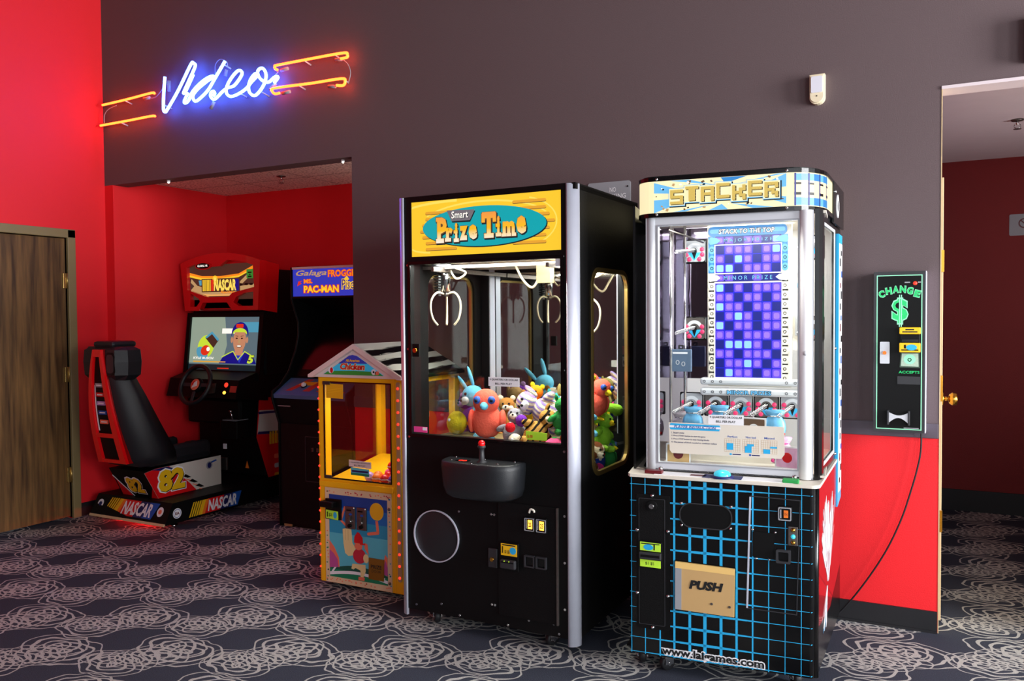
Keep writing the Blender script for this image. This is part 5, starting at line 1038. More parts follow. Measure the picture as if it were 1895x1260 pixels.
# hanging character-free figure group seen inside: a plain plush on a perch, plus prize capsules
g = G(); g.tube([(.40, .40, 1.12), (.40, .40, .99)], .004, 'dull_steel', 6); g.box(.36, .37, .775, .44, .43, .79, 'grass_green'); g.tube([(.40, .43, .60), (.40, .43, .78)], .008, 'dull_steel', 8); g.build('perch', CK)
g = G(); g.ball((.40, .395, .965), (.032, .03, .030), 'plush_brown', 12, 8); g.ball((.40, .40, .905), (.038, .034, .045), 'plush_cream', 12, 8); g.ball((.40, .40, .835), (.03, .03, .042), 'plush_red', 12, 8); g.build('perch_toy', CK)
caps = [(.31, .10, 'orange', 'orange'), (.365, .12, 'red', 'red'), (.42, .09, 'orange', 'yellow-orange'), (.46, .13, 'red', 'dark red'), (.34, .16, 'pink', 'pink'), (.40, .17, 'orange', 'orange'), (.45, .19, 'pink', 'pink'), (.275, .07, 'lilac', 'lilac'), (.335, .055, 'orange', 'orange'), (.445, .045, 'purple', 'purple'), (.39, .05, 'red', 'red'), (.37, .145, 'red', 'red', 1), (.425, .135, 'orange', 'orange', 1)]
mat('lilac', (190, 150, 215), .3); mat('purple', (110, 50, 170), .3)
where = ['leftmost orange', 'first red', 'yellow-orange', 'dark red, rightmost', 'pink, toward the back', 'orange, in the back row', 'pink, at the back right', 'lilac, at the left end', 'orange, nearest the glass', 'purple, in the front right corner', 'red, nearest the glass', 'red, on top of the heap', 'orange, on top of the heap']
for k, c in enumerate(caps):
    z = .572+.026+.07*c[1]*1.0+(.044 if len(c) > 4 else 0)
    t = thing('prize_capsule', 'plastic prize capsule in the yellow machine, '+where[k], 'capsule', (-2.966+c[0], 3.466+c[1], z), k*.7, 'prize capsules in the yellow machine')
    g = G(); g.ball((0, 0, 0), .026, c[2], 14, 10); g.build('shell', t); g = G(); g.lathe([(.0255, -.002), (.0275, -.001), (.0275, .001), (.0255, .002)], (0, 0, 0), 'light_grey', 18); g.build('seam_band', t)

# ================================================================ upright arcade cabinet in the alcove
PC = thing('arcade_cabinet', 'black upright arcade cabinet with blue marquee, at the right side of the alcove', 'arcade cabinet', (-4.09, 4.35, 0), 0)
AW = .66
prof = [(.0, .0), (.0, .72), (-.065, .90), (-.062, .945), (.02, .985), (.105, 1.072), (.18, 1.22), (.21, 1.33), (.21, 1.42), (.16, 1.54), (.142, 1.585), (.148, 1.805), (.20, 1.815), (.70, 1.815), (.72, .0)]
for x in (0, AW-.018):
    M = Matrix(((0, 0, 1, x), (1, 0, 0, 0), (0, 1, 0, 0), (0, 0, 0, 1)))
    g = G(); g.poly(prof, 0, .018, 'textured_black', M=M); g.build('side_panel', PC)
    g = G(); g.tube([(x+.009, y-.001, z) for y, z in prof[:12]], .0095, 'black', 6); g.build('edge_trim', PC)
g = G(); g.box(.018, .0, .02, AW-.018, .02, .72, 'textured_black'); g.box(.018, .02, 0.0, AW-.018, .70, .02, 'black'); g.loft([[(.018, .005, .72), (AW-.018, .005, .72), (AW-.018, .03, .72), (.018, .03, .72)], [(.018, -.055, .90), (AW-.018, -.055, .90), (AW-.018, -.03, .90), (.018, -.03, .90)]], 'textured_black', sm=False); g.box(.018, .70, .02, AW-.018, .715, 1.80, 'black'); g.box(.018, .17, 1.795, AW-.018, .70, 1.81, 'black'); g.build('body', PC)
g = G(); g.add([(.018, -.064, .925), (AW-.018, -.064, .925), (AW-.018, .13, 1.035), (.018, .13, 1.035), (.018, -.06, .90), (AW-.018, -.06, .90), (AW-.018, .13, 1.01), (.018, .13, 1.01)], [(0, 1, 2, 3), (0, 1, 5, 4), (4, 5, 6, 7)], 'panel_blue')
sl = math.atan2(.110, .194); CPF = Matrix.Translation((0, -.064, .925)) @ Matrix.Rotation(sl, 4, 'X')
g2 = G(CPF); zt = .003
g2.poly([(.09, .05), (.14, .05), (.24, .19), (.19, .19)], 0, .002, 'panel_red'); g2.poly([(.24, .05), (.30, .05), (.36, .19), (.30, .19)], 0, .002, 'panel_red'); g2.poly([(.15, .12), (.28, .12), (.30, .16), (.17, .16)], 0, .0025, 'gold'); g2.poly([(.36, .05), (.60, .05), (.60, .06), (.36, .06)], 0, .002, 'panel_red'); g2.box(.018, .205, 0, AW-.018, .222, .006, 'black')
g.build('control_panel', PC); g2.build('panel_artwork', PC)
g = G(CPF); g.cyl((.21, .11, 0), (.21, .11, .006), .022, 'black', 18); g.ball((.21, .11, .012), .018, 'white', 14, 10); g.build('trackball', PC)
g = G(CPF); g.lathe([(.02, 0), (.018, .004), (.007, .008), (.006, .05), (.016, .062), (.018, .075), (.010, .09), (0, .092)], (.40, .10, 0), 'black', 16); g.build('joystick', PC)
for x in (.48, .53): G(CPF).lathe([(.014, 0), (.014, .006), (.010, .010), (0, .010)], (x, .10, 0), 'red', 14).build('button', PC)
g = G(); g.add([(.018, .13, 1.03), (AW-.018, .13, 1.03), (AW-.018, .45, 1.50), (.018, .45, 1.50)], [(0, 1, 2, 3)], 'black'); g.add([(.07, .165, 1.085), (AW-.07, .165, 1.085), (AW-.07, .425, 1.47), (.07, .425, 1.47)], [(0, 1, 2, 3)], 'gloss_black'); g.add([(.018, .16, 1.585), (AW-.018, .16, 1.585), (AW-.018, .45, 1.50), (.018, .45, 1.50)], [(0, 1, 2, 3)], 'black'); g.build('screen_bezel', PC)
g = G(frame((0, .145, 0))); g.box(.018, 1.585, -.03, AW-.018, 1.60, .008, 'black', .003); g.box(.018, 1.79, -.02, AW-.018, 1.806, .008, 'gable_pink', .002); g.build('marquee_retainer', PC)
g = G(frame((0, .145, 0))); g.box(.020, 1.60, -.01, AW-.02, 1.79, 0, 'e_pacblue'); g.text('Galaga', .05, 1.733, .325, 1.782, .001, 'e_tan', .02, .3); g.text('FROGGER', .335, 1.728, .615, 1.780, .001, 'e_red', .07); g.text('FROGGER', .338, 1.731, .612, 1.777, .0016, 'e_orange', .015)
g.text('MS.', .118, 1.688, .20, 1.722, .001, 'e_red', .09); g.text('MS.', .121, 1.690, .197, 1.720, .0016, 'e_orange', .03); g.text('PAC-MAN', .115, 1.620, .435, 1.678, .001, 'e_red', .11); g.text('PAC-MAN', .120, 1.624, .430, 1.674, .0016, 'e_yellow', .04)
g.text('Pisces', .450, 1.640, .62, 1.715, .001, 'e_yellow', .09, .1); g.text('Pisces', .455, 1.645, .615, 1.710, .0016, 'e_navy', .0, .1); g.poly([(.06, 1.672), (.10, 1.69), (.085, 1.70), (.11, 1.71), (.07, 1.705)], 0, .0012, 'e_red'); g.poly([(.47, 1.71), (.50, 1.735), (.52, 1.71), (.50, 1.70)], 0, .0012, 'e_yellow'); g.build('marquee', PC, label='backlit blue marquee with game names')
g = G(FF)
for x in (.30, .345): g.box(x, .54, -.0005, x+.018, .565, .012, 'dull_steel', .002); g.box(x+.006, .545, .012, x+.010, .56, .014, 'black')
g.box(.05, .845, .052, .16, .850, .058, 'grey'); g.build('coin_slots', PC)
g = G(FF); g.ring(rr(.24, .33, .44, .64, .004, 2), rr(.244, .334, .436, .636, .004, 2), -.0005, .003, 'dark_grey'); g.build('coin_door', PC)
g = G(); g.box(.03, .01, -.0, .10, .03, .018, 'tan_plastic'); g.build('foot_block', PC)

# ================================================================ sit-down racing cabinet
RC = thing('racing_cabinet', 'sit-down stock-car racing game with red seat shell and glowing red header, in the alcove', 'racing game', (-5.475, 3.89, 0), 0)
RW = .775
mat('race_white', (205, 200, 190), .4); mat('plate_yellow', (236, 186, 24), .4)
g = G()
def bsec(y, z0, z1, x0=0, x1=RW): return [(x0, y, z0), (x1, y, z0), (x1, y, z1), (x0, y, z1)]
g.loft([[(0, 0, .05), (RW, 0, .03), (RW, .07, .175), (0, .07, .175)], [(0, .6, .03), (RW, .6, .03), (RW, .6, .175), (0, .6, .175)], [(0, 1.25, .03), (RW, 1.25, .03), (RW, 1.25, .20), (0, 1.25, .20)]], 'black', sm=False); g.build('base', RC)
def logo(g, M, w=.0012):
    # colour bars and slanted lettering, unit box about 1.0 x .24
    sh = .18
    def q(x0, x1, m_, e=0): g.poly([(x0, 0), (x1, 0), (x1+sh*.24*2, .24), (x0+sh*.24*2, .24)], 0, w+e, m_, M=M)
    q(-.005, .31, 'black', -.0006)
    for i in range(5): q(.005+i*.042, .027+i*.042+.002*i, 'plate_yellow' if i < 4 else 'gold')
    q(.205, .245, 'plate_yellow'); q(.245, .30, 'orange'); q(.30, .42, 'red'); q(.42, .60, 'red'); q(.60, .78, 'navy'); q(.78, .96, 'blue')
    g.text('NASCAR', .355, .02, .935, .22, w+.0012, 'white', .035, .25, M=M)
# rear plate lettering (tilted face)
tl = math.atan2(.07, .145)
RB = frame((0, 0, .03), (1, 0), tl); g = G(RB)
g.box(.0, -.006, .0, RW, .012, .012, 'cream_wood'); g.build('rear_bumper_strip', RC)
g = G(RB); M = Matrix.Translation((.12, .030, .002)) @ Matrix.Diagonal((.52, .48, 1, 1)); logo(g, M)
for x, m_ in ((.065, 'white'), (.69, 'white')): g.poly(ell(x, .09, .030, .034, 22), .002, .004, m_); g.poly(ell(x, .09, .016, .016, 14), .004, .0046, 'navy' if x < .3 else 'salmon')
g.build('rear_decals', RC)
g = G(frame((RW, 0, 0), (0, 1))); M = Matrix.Translation((.205, .045, .001)) @ Matrix.Diagonal((.475, .42, 1, 1)); logo(g, M); g.poly(ell(.105, .098, .036, .036, 22), .001, .003, 'white'); g.ring(ell(.105, .098, .030, .030, 22), ell(.105, .098, .027, .027, 22), .003, .0036, 'blue'); g.text('EA', .087, .088, .124, .108, .004, 'maroon', .04); g.build('side_decals', RC)
for x, y in ((.70, .14), (.08, .14)): G().lathe([(.03, 0), (.03, .008), (.012, .014), (.01, .03)], (x, y, 0), 'chrome', 16).build('levelling_foot', RC)
G().box(.22, .10, .012, .60, .14, .030, 'glow_red').build('underglow_lamp', RC)
# pedestal under the seat
PX0, PX1 = .185, .565
g = G(); g.loft([[(PX0, .13, .175), (PX1, .13, .175), (PX1, .02, .385), (PX0, .02, .385)], [(PX0, .70, .175), (PX1, .70, .175), (PX1, .70, .40), (PX0, .70, .40)]], 'black', sm=False); g.build('seat_pedestal', RC)
g = G(frame((PX1, 0, 0), (0, 1)))
g.poly([(.012, .375), (.125, .178), (.70, .178), (.70, .398), (.10, .392)], .0, .004, 'race_white'); g.poly([(.012, .375), (.125, .178), (.46, .178), (.40, .24), (.22, .392), (.10, .392)], .004, .0048, 'red'); g.poly([(.07, .388), (.20, .392), (.34, .345), (.30, .340)], .0048, .0054, 'navy')
for i in range(3):
    x = .33+i*.06; z = .300-i*.045; g.poly([(x, z), (x+.05, z-.02), (x+.085, z-.02), (x+.035, z+.01)], .0048, .0058, 'black'); g.poly([(x+.03, z-.028), (x+.07, z-.043), (x+.08, z-.040), (x+.04, z-.025)], .0048, .0060, 'salmon')
def num82(g, x0, z0, x1, z1, w): g.text('82', x0-.012, z0-.012, x1+.012, z1+.010, w, 'white', .085); g.text('82', x0+.004, z0-.006, x1+.006, z1-.004, w+.0006, 'black_text', .07); g.text('82', x0, z0, x1, z1, w+.0012, 'plate_yellow', .05)
num82(g, .125, .215, .355, .375, .006); g.poly(ell(.585, .340, .030, .030, 20), .0048, .006, 'grey'); g.poly(ell(.585, .340, .018, .022, 16), .006, .0068, 'navy'); g.poly([(.59, .35), (.66, .365), (.65, .375), (.60, .365)], .0048, .006, 'blue'); g.build('number_panel', RC, label='white and red side panel numbered 82')
g = G(frame((0, .13, .175), (1, 0), -math.atan2(.11, .21))); g.poly([(PX0+.01, .0), (PX0+.11, .0), (PX0+.02, .14)], .0, .003, 'red'); g.poly([(PX0, .17), (PX0+.006, .18), (PX0+.14, .0), (PX0+.13, 0)], .003, .004, 'white'); num82(g, PX0+.12, .04, PX0+.28, .17, .005); g.poly([(PX1-.07, .0), (PX1-.004, .0), (PX1-.004, .10)], 0, .003, 'red'); g.build('rear_number_panel', RC, label='rear panel numbered 82')
# bucket seat
SCX = .40
def seatsec(z, yb, hw_b, hw_f, dep):
    # outline: spine strip, swept bolsters, front hollow
    return [(SCX-hw_b, yb, z), (SCX+hw_b, yb, z), (SCX+hw_f, yb+dep*.55, z), (SCX+hw_f*.96, yb+dep, z), (SCX+hw_f*.6, yb+dep*.75, z), (SCX-hw_f*.6, yb+dep*.75, z), (SCX-hw_f*.96, yb+dep, z), (SCX-hw_f, yb+dep*.55, z)]
secs = []
for z, yb, hb, hf, dp in ((.42, -.01, .16, .195, .28), (.46, -.055, .155, .215, .31), (.52, -.075, .155, .225, .31), (.62, -.105, .15, .225, .28), (.72, -.13, .145, .22, .25), (.82, -.15, .135, .21, .22), (.92, -.165, .12, .195, .19), (1.00, -.175, .105, .175, .165), (1.06, -.18, .095, .155, .15)):
    secs.append(seatsec(z, yb, hb, hf, dp))
cols = [smooth([sec[i] for sec in secs], 3) for i in range(8)]
secs = [[c[k] for c in cols] for k in range(len(cols[0]))]
g = G(); g.loft(secs, 'vinyl_black', sm=True); g.build('seat_back', RC)
g = G(); secs = []
for z, e_ in ((1.035, .03), (1.07, .0), (1.16, -.005), (1.24, .0), (1.262, .03)):
    secs.append([(SCX-.16+e_, -.19+e_, z), (SCX+.15-e_, -.19+e_, z), (SCX+.205-e_, -.13, z), (SCX+.205-e_, -.03-e_, z), (SCX+.17-e_, .0-e_, z), (SCX-.19+e_, .0-e_, z), (SCX-.225+e_, -.04, z), (SCX-.225+e_, -.13, z)])
g.loft(secs, 'vinyl_black', sm=False); g.box(SCX-.10, -.17, 1.255, SCX+.10, .03, 1.300, 'vinyl_black', .02); g.build('headrest', RC)
g = G(FF); g.poly(rr(SCX+.065, 1.07, SCX+.155, 1.225, .03), .189, .195, 'black'); g.poly(rr(SCX+.075, 1.085, SCX+.145, 1.21, .025), .195, .197, 'dark_grey'); g.build('headrest_speaker', RC)
# red frame strip down the spine
def spine(z): 
    k = (1.245-z)/(1.245-.455); yb = -.205+.12*k**1.6; return yb
def wdt(z): k = (1.245-z)/(1.245-.455); return (-.025-.125*math.sin(min(k*1.25, 1)*PI/2), .055+.085*k)
g = G(); Z = [1.245-(.79)*i/16 for i in range(17)]
def strip(xa, xb, m_, t0=.0, t1=.012, z0=1.245, z1=.455):
    secs = []
    for i in range(17):
        z = z0+(z1-z0)*i/16; a, b = wdt(z); y = spine(z); x0 = SCX+a+(b-a)*xa; x1 = SCX+a+(b-a)*xb
        secs.append([(x0, y-t1, z), (x1, y-t1, z), (x1, y+.04-t0, z), (x0, y+.04-t0, z)])
    g.loft(secs, m_, sm=False)
strip(0, 1, 'black', 0, .0); g.build('spine_panel', RC)
g = G(); strip(0, .17, 'gloss_red', 0, .022); strip(.80, 1.0, 'gloss_red', 0, .022); strip(.1, .9, 'gloss_red', 0, .020, 1.245, 1.195); strip(.1, .9, 'gloss_red', 0, .020, .665, .635); strip(.1, .9, 'gloss_red', 0, .020, .480, .455); g.build('red_frame', RC, label='glossy red moulded frame')
g = G(); strip(.20, .235, 'white', 0, .003, 1.0, .68); strip(.75, .785, 'white', 0, .003, 1.0, .68); strip(.14, .18, 'red', 0, .003, .82, .68)
for i, (z, m_) in enumerate(((1.0, 'grey'), (.935, 'red'), (.875, 'lilac'), (.81, 'blue'), (.745, 'salmon'))):
    y = spine(z); a, b = wdt(z); c = SCX+(a+b)/2; g.box(c-.045, y-.006, z-.014, c+.04, y-.001, z+.014, m_, .004); g.box(c-.03, y-.0075, z-.004, c+.025, y-.006, z+.004, 'white')
g.build('spine_decals', RC)
g = G(); g.box(.185, .06, .40, .565, .62, .47, 'vinyl_black', .03); g.box(.175, .16, .42, .235, .60, .54, 'vinyl_black', .03); g.box(.515, .16, .42, .575, .60, .54, 'vinyl_black', .03); g.box(SCX-.03-.10, .60, .42, SCX+.07, .70, .50, 'vinyl_black', .02); g.build('seat_cushion', RC)
# cabinet tower
TY = .86                     # front of tower
g = G(); g.box(.03, TY+.12, .20, RW-.02, 1.36, 1.06, 'black', .01); g.box(.0, TY+.10, 1.0, RW+.02, 1.36, 1.51, 'black', .01); g.box(.02, TY+.20, 1.48, RW-.0, 1.34, 1.84, 'black', .02); g.build('tower', RC)
M = Matrix(((0, 0, 1, RW-.018), (1, 0, 0, 0), (0, 1, 0, 0), (0, 0, 0, 1)))
g = G(); side = [(.92, .83), (1.36, .80), (1.36, .13), (1.02, .155), (.885, .52)]
g.poly(side, 0, .006, 'red', M=M); g.poly([(.915, .73), (1.36, .70), (1.36, .50), (.89, .545)], .006, .007, 'race_white', M=M); g.poly([(.90, .72), (1.36, .70), (1.36, .685), (.905, .70)], .007, .0078, 'navy', M=M); g.poly([(.90, .565), (1.36, .53), (1.36, .505), (.89, .545)], .007, .0078, 'navy', M=M)
for i in range(4): g.box(1.02+i*.03, .45, .006, 1.04+i*.03, .55, .0085, 'plate_yellow', M=M)
for i, m_ in enumerate(('salmon', 'light_grey', 'gold')): g.poly(rr(1.07, .33-i*.075, 1.15, .365-i*.075, .01), .006, .008, m_, M=M)
g.build('side_artwork', RC, label='red and white side graphic with blue pinstripes')
# monitor
scr_o = Vector((.0, .90, 1.035)); lean = math.atan2(.05, .41)
MF = frame(scr_o, (1, 0), lean) @ Matrix.Diagonal((1.03, 1.02, 1, 1))
g = G(MF); g.ring([(-.035, -.07), (.775, -.07), (.775, .455), (-.035, .455)], [(.0, .0), (.735, .0), (.735, .420), (.0, .420)], -.03, .014, 'black'); g.build('monitor_bezel', RC)
g = G(MF); SW, SH = .735, .420
g.poly([(0, 0), (SW, 0), (SW, SH), (0, SH)], -.012, -.006, 'e_screen_d'); w = -.006
g.poly([(.0, .055), (.36, .055), (.40, .20), (.36, SH), (0, SH)], w, w+.0008, 'e_screen'); g.poly([(.0, .30), (.20, .33), (.34, .26), (.36, SH), (0, SH)], w+.0008, w+.0014, 'e_screen'); g.poly([(.34, .29), (.48, .29), (.48, .33), (.34, .33)], w+.0008, w+.0016, 'e_white') ; g.poly([(.48, .30), (.735, .30), (.735, .38), (.50, .38)], w, w+.001, 'e_sea')
# racing helmet on screen
g.poly(ell(.175, .185, .095, .085, 28, 1.0), w+.002, w+.003, 'e_lime'); g.poly(ell(.14, .13, .07, .045, 20, -.6), w+.003, w+.0036, 'e_sea'); g.poly([(.165, .255), (.235, .30), (.31, .235), (.26, .175)], w+.003, w+.0038, 'e_dkbrown'); g.poly([(.165, .262), (.235, .305), (.315, .245), (.30, .23), (.235, .285), (.18, .25)], w+.0038, w+.0044, 'e_sea'); g.poly(ell(.175, .155, .05, .04, 18, .3), w+.0036, w+.0042, 'e_red'); g.poly(ell(.205, .165, .018, .018, 12), w+.0042, w+.0048, 'e_white')
# driver portrait: cap, face, collar
cx = .53
g.poly([(cx-.20, .055), (cx+.19, .055), (cx+.15, .115), (cx+.06, .15), (cx-.06, .15), (cx-.16, .11)], w+.002, w+.003, 'e_navy'); g.poly([(cx-.05, .15), (cx+.065, .15), (cx+.015, .06)], w+.003, w+.0034, 'e_pacblue'); g.tube([(cx-.06, .15, w+.004), (cx-.10, .135, w+.004), (cx-.17, .105, w+.004)], .004, 'e_lime', 6); g.tube([(cx+.065, .15, w+.004), (cx+.10, .135, w+.004), (cx+.16, .11, w+.004)], .004, 'e_lime', 6); g.tube([(cx-.055, .15, w+.004), (cx+.0, .085, w+.004), (cx+.065, .15, w+.004)], .004, 'e_lime', 6)
g.poly([(cx-.04, .12), (cx+.045, .12), (cx+.045, .18), (cx-.04, .18)], w+.003, w+.0036, 'e_skin'); g.poly(ell(cx+.002, .238, .066, .098, 28), w+.0036, w+.0044, 'e_skin'); g.poly(ell(cx-.078, .24, .012, .024, 12), w+.0036, w+.0042, 'e_skin'); g.poly(ell(cx+.08, .24, .012, .024, 12), w+.0036, w+.0042, 'e_skin')
g.poly([(cx-.085, .27)]+[(cx+.003-.088*math.cos(PI*i/12), .285+.095*math.sin(PI*i/12)) for i in range(13)]+[(cx+.09, .27), (cx+.06, .305), (cx-.055, .305)], w+.0044, w+.0054, 'e_navy'); g.poly([(cx-.075, .283)]+[(cx+.003-.075*math.cos(PI*i/10), .288+.045*math.sin(PI*i/10)) for i in range(11)]+[(cx+.08, .283), (cx+.05, .300), (cx-.045, .300)], w+.0054, w+.006, 'e_lime'); g.poly(rr(cx-.04, .335, cx+.035, .365, .008), w+.0054, w+.006, 'e_red')
for s in (-1, 1): g.poly(ell(cx+s*.027, .252, .011, .006, 12), w+.0044, w+.005, 'e_dkbrown'); g.poly([(cx+s*.013, .266), (cx+s*.042, .270), (cx+s*.042, .274), (cx+s*.013, .271)], w+.0044, w+.005, 'e_dkbrown')
g.poly([(cx-.007, .245), (cx+.009, .245), (cx+.014, .215), (cx-.012, .215)], w+.0044, w+.0049, 'e_tan'); g.poly(ell(cx+.002, .190, .026, .010, 14), w+.0044, w+.005, 'e_dkbrown'); g.poly(ell(cx+.002, .192, .022, .006, 14), w+.005, w+.0054, 'e_white')
g.text('KYLE BUSCH', .05, .085, .27, .103, w+.005, 'e_white', .03, .1); g.poly([(.05, .062), (.40, .062), (.40, .070), (.05, .070)], w+.002, w+.004, 'e_yellow_d'); g.text('5', .625, .055, .70, .125, w+.006, 'e_dkbrown', .09, .2); g.text('5', .628, .058, .697, .122, w+.0066, 'e_lime', .05, .2); g.poly([(0, .0), (SW, 0), (SW, .045), (0, .045)], w+.003, w+.0042, 'e_shadow'); g.poly([(.32, .012), (.44, .012), (.44, .020), (.32, .020)], w+.0042, w+.005, 'e_red'); g.build('screen', RC, label='lit screen showing a driver in a cap and a racing helmet')
# header with red frame
HX0, HX1, HZ0, HZ1 = -.012, .855, 1.513, 1.885
HY = .865
hf = frame((0, HY, 0), (1, 0), -.05)
def hz(x): u = (x-HX0)/(HX1-HX0); return 1.900+.072*(1-(2*u-1)**2)-.006
top = [(HX0+(HX1-HX0)*i/16, hz(HX0+(HX1-HX0)*i/16)) for i in range(17)]
outer = [(HX0+.045, HZ0), (HX1-.03, HZ0)]+top[::-1]
win_ = [(.065, 1.68), (.26, 1.628), (.30, 1.62), (.52, 1.62), (.56, 1.65), (.79, 1.69)]+[(.78-(.72)*i/8, hz(.78-(.72)*i/8)-.055-(.05 if 2 < 8-i < 5 else 0)) for i in range(9)]
spL = [(.095, 1.545), (.165, 1.545), (.205, 1.585), (.19, 1.61), (.10, 1.652)]
spR = [(.57, 1.575), (.63, 1.545), (.775, 1.545), (.782, 1.655), (.68, 1.645), (.60, 1.615)]
gap = [(.205, 1.5135), (.50, 1.5135), (.56, 1.535-.0), (.53, 1.575), (.245, 1.575), (.215, 1.55)]
outer2 = [(HX0+.045, HZ0), (.195, HZ0), (.235, 1.575), (.50, 1.575), (.555, HZ0), (HX1-.03, HZ0)]+top[::-1]
g = G(frame((0, HY, 0))); g.poly(outer2, -.06, .012, 'gloss_red', [win_[::1], spL, spR]); g.build('header_frame', RC, label='glossy red header frame')
g = G()
o1 = [(x, HY+.03, z) for x, z in outer]; o2 = [(x*.96+.01, HY+.22, z-.02) for x, z in outer]
g.loft([o1, o2], 'gloss_red', cap=True, sm=False); g.build('header_shell', RC, label='glossy red header shell')
g = G(frame((0, HY, 0))); w = -.02
g.poly([(.05, 1.60), (.80, 1.60), (.80, 1.88), (.05, 1.88)], -.028, w, 'e_dkbrown'); 
g.poly([(.06, 1.82), (.2, 1.79), (.40, 1.785), (.6, 1.80), (.78, 1.87), (.78, 1.845), (.6, 1.775), (.4, 1.758), (.2, 1.765), (.06, 1.79)], w, w+.001, 'e_orange'); g.poly([(.06, 1.80), (.2, 1.775), (.40, 1.768), (.6, 1.785), (.7, 1.82), (.7, 1.81), (.6, 1.772), (.4, 1.752), (.2, 1.758), (.06, 1.785)], w+.001, w+.002, 'e_yellow')
g.poly([(.17, 1.715), (.58, 1.72), (.57, 1.762), (.16, 1.756)], w, w+.0008, 'e_sea'); g.poly(ell(.345, 1.755, .030, .036, 18), w+.002, w+.003, 'e_yellow'); g.poly(ell(.345, 1.76, .016, .016, 12), w+.003, w+.0035, 'e_yellow_l')
g.poly([(.06, 1.67), (.27, 1.63), (.56, 1.635), (.79, 1.68), (.79, 1.72), (.60, 1.70), (.25, 1.69), (.12, 1.72)], w, w+.0009, 'e_tan'); g.poly([(.2, 1.648), (.30, 1.64), (.52, 1.64), (.62, 1.655), (.56, 1.628), (.26, 1.628)], w+.001, w+.0018, 'e_peach'); g.poly([(.60, 1.73), (.70, 1.80), (.72, 1.78), (.62, 1.71)], w, w+.001, 'e_tan'); g.poly([(.08, 1.77), (.16, 1.70), (.14, 1.69), (.07, 1.74)], w, w+.001, 'e_tan')
for x in (.62, .68, .73): g.poly(ell(x, 1.715, .020, .009, 10), w+.001, w+.0025, 'e_black')
M = Matrix.Translation((.20, 1.668, w+.003)) @ Matrix.Diagonal((.39, .38, 1, 1)); g.poly([(-.01, -.02), (1.06, -.02), (1.06, .26), (-.01, .26)], -.0008, 0, 'e_dkbrown', M=M)
for i in range(6): g.poly([(.02+i*.04, 0), (.045+i*.04, 0), (.045+i*.04, .24), (.02+i*.04, .24)], 0, .001, 'e_yellow', M=M)
g.poly([(.26, 0), (.33, 0), (.33, .24), (.26, .24)], 0, .001, 'e_red', M=M); g.poly([(.90, 0), (1.03, 0), (1.03, .24), (.90, .24)], 0, .001, 'e_navy', M=M); g.text('NASCAR', .34, .0, .96, .24, .002, 'e_yellow_l', .05, .1, M=M)
g.text('Racing', .40, 1.640, .56, 1.668, w+.0035, 'e_orange', .03, .3); g.poly([(.685, 1.76), (.752, 1.76), (.752, 1.83), (.685, 1.83)], w+.002, w+.003, 'e_green'); g.box(.70, 1.80, w+.0038-.0004, .738, 1.81, w+.0038, 'e_black'); g.box(.712, 1.785, w+.0038-.0004, .727, 1.794, w+.0038, 'e_black'); g.box(.70, 1.768, w+.0038-.0004, .738, 1.779, w+.0038, 'e_black'); g.build('header_artwork', RC, label='backlit header picture lettered with the racing title')
g = G(frame((0, HY, 0))); g.poly([(.09, 1.53), (.80, 1.53), (.80, 1.67), (.09, 1.67)], -.055, -.03, 'black'); g.build('speaker_cloth', RC)
g = G(frame((0, HY, 0))); g.poly(ell(.255, 1.868, .085, .030, 28), .006, .022, 'gloss_red'); g.poly(ell(.255, 1.868, .072, .022, 28), .022, .026, 'black'); g.text('GLOBAL VR', .20, 1.860, .312, 1.877, .0265, 'e_white', .03, .1); g.build('badge', RC)
G().box(.1, HY+.0, 1.515, .7, HY+.03, 1.52, 'dark_grey').build('header_underside', RC)
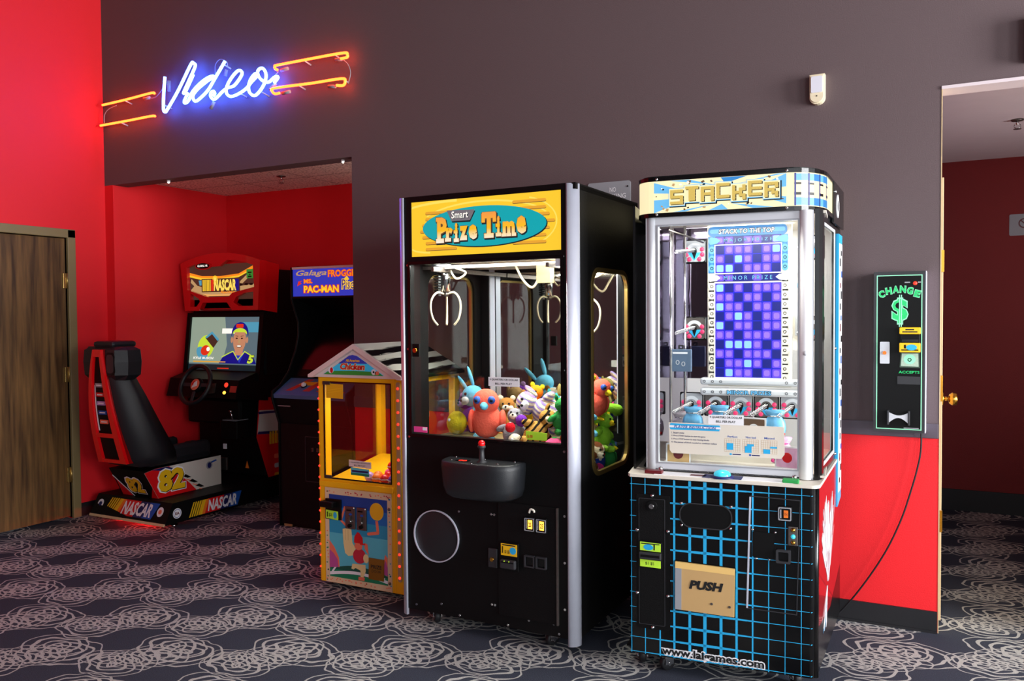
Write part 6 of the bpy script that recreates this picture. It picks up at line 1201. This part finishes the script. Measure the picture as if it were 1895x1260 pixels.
# dashboard, wheel, buttons
g = G(); g.loft([[(.03, .70, .98), (RW+.0, .70, .98), (RW+.0, .66, .84), (.03, .66, .84)], [(.03, 1.0, 1.06), (RW+.0, 1.0, 1.06), (RW+.0, 1.0, .80), (.03, 1.0, .80)]], 'black', sm=False); g.box(.10, .80, .62, RW-.10, 1.0, .82, 'black', .02); g.build('dashboard', RC)
DF = frame((0, .66, .84), (1, 0), math.atan2(.04, .14)*1.0)
g = G(DF); g.cyl((.66, .105, 0), (.66, .105, .008), .024, 'black', 18); g.ball((.66, .105, .008), (.019, .019, .010), 'led_red', 14, 8); b = g.build('start_button', RC)
g = G(DF); g.cyl((.655, .045, 0), (.655, .045, .008), .020, 'black', 18); g.ball((.655, .045, .008), (.016, .013, .008), 'amber_light', 14, 8); g.build('view_button', RC)
g = G(DF); g.poly([(.48, .03), (.545, .04), (.545, .115), (.49, .11)], 0, .006, 'dull_steel'); g.build('card_reader', RC); G(DF).box(.70, .05, 0, .765, .10, .004, 'panel_red', .001).build('dash_badge', RC)
WC = Vector((.42, .60, .945)); WT = Matrix.Translation(WC) @ Matrix.Rotation(math.radians(-62), 4, 'X')
WT = Matrix.Translation(WC) @ Matrix.Rotation(math.radians(90-22), 4, 'X')
g = G(WT); g.tube([(.150*math.cos(2*PI*i/36), .150*math.sin(2*PI*i/36), 0) for i in range(36)], .0165, 'vinyl_black', 10, closed=True)
for a in (0, PI, -PI/2): g.box(.03, -.014, -.012, .145, .014, -.004, 'dark_grey', .003, M=Matrix.Rotation(a, 4, 'Z'))
g.lathe([(.055, -.03), (.06, -.01), (.05, .0), (.0, .003)], (0, 0, 0), 'black', 24); g.cyl((0, 0, -.03), (0, 0, -.14), .03, 'black', 16); sw = g.build('steering_wheel', RC)
g = G(WT); g.lathe([(.045, .003), (.03, .008), (0, .009)], (0, 0, 0), 'salmon', 24); g.poly([(-.02, -.03), (.03, -.01), (.02, .03), (-.01, .01)], .009, .011, 'white'); g.poly([(-.03, .0), (-.005, .03), (-.01, -.01)], .009, .0115, 'red'); g.build('hub_badge', sw)
g = G(); g.box(.52, .74, .52, .70, .90, .66, 'black', .01); g.box(.54, .75, .66, .68, .88, .664, 'grey'); g.cyl((.60, .80, .66), (.60, .78, .72), .008, 'chrome', 10); g.ball((.60, .78, .73), .016, 'chrome', 12, 8); g.build('shifter', RC)
g = G(); g.box(.46, .80, .26, .52, .82, .36, 'dull_steel', .004, M=Matrix.Rotation(0, 4, 'X')); g.box(.36, .80, .26, .42, .82, .36, 'dull_steel', .004); g.build('pedals', RC)
g = G(); g.add([(.62, .90, .27), (.66, .90, .27), (.64, .90, .33)], [(0, 1, 2)], 'orange'); g.box(.50, .79, .43, .53, .80, .47, 'lens_white'); g.build('warning_stickers', RC)
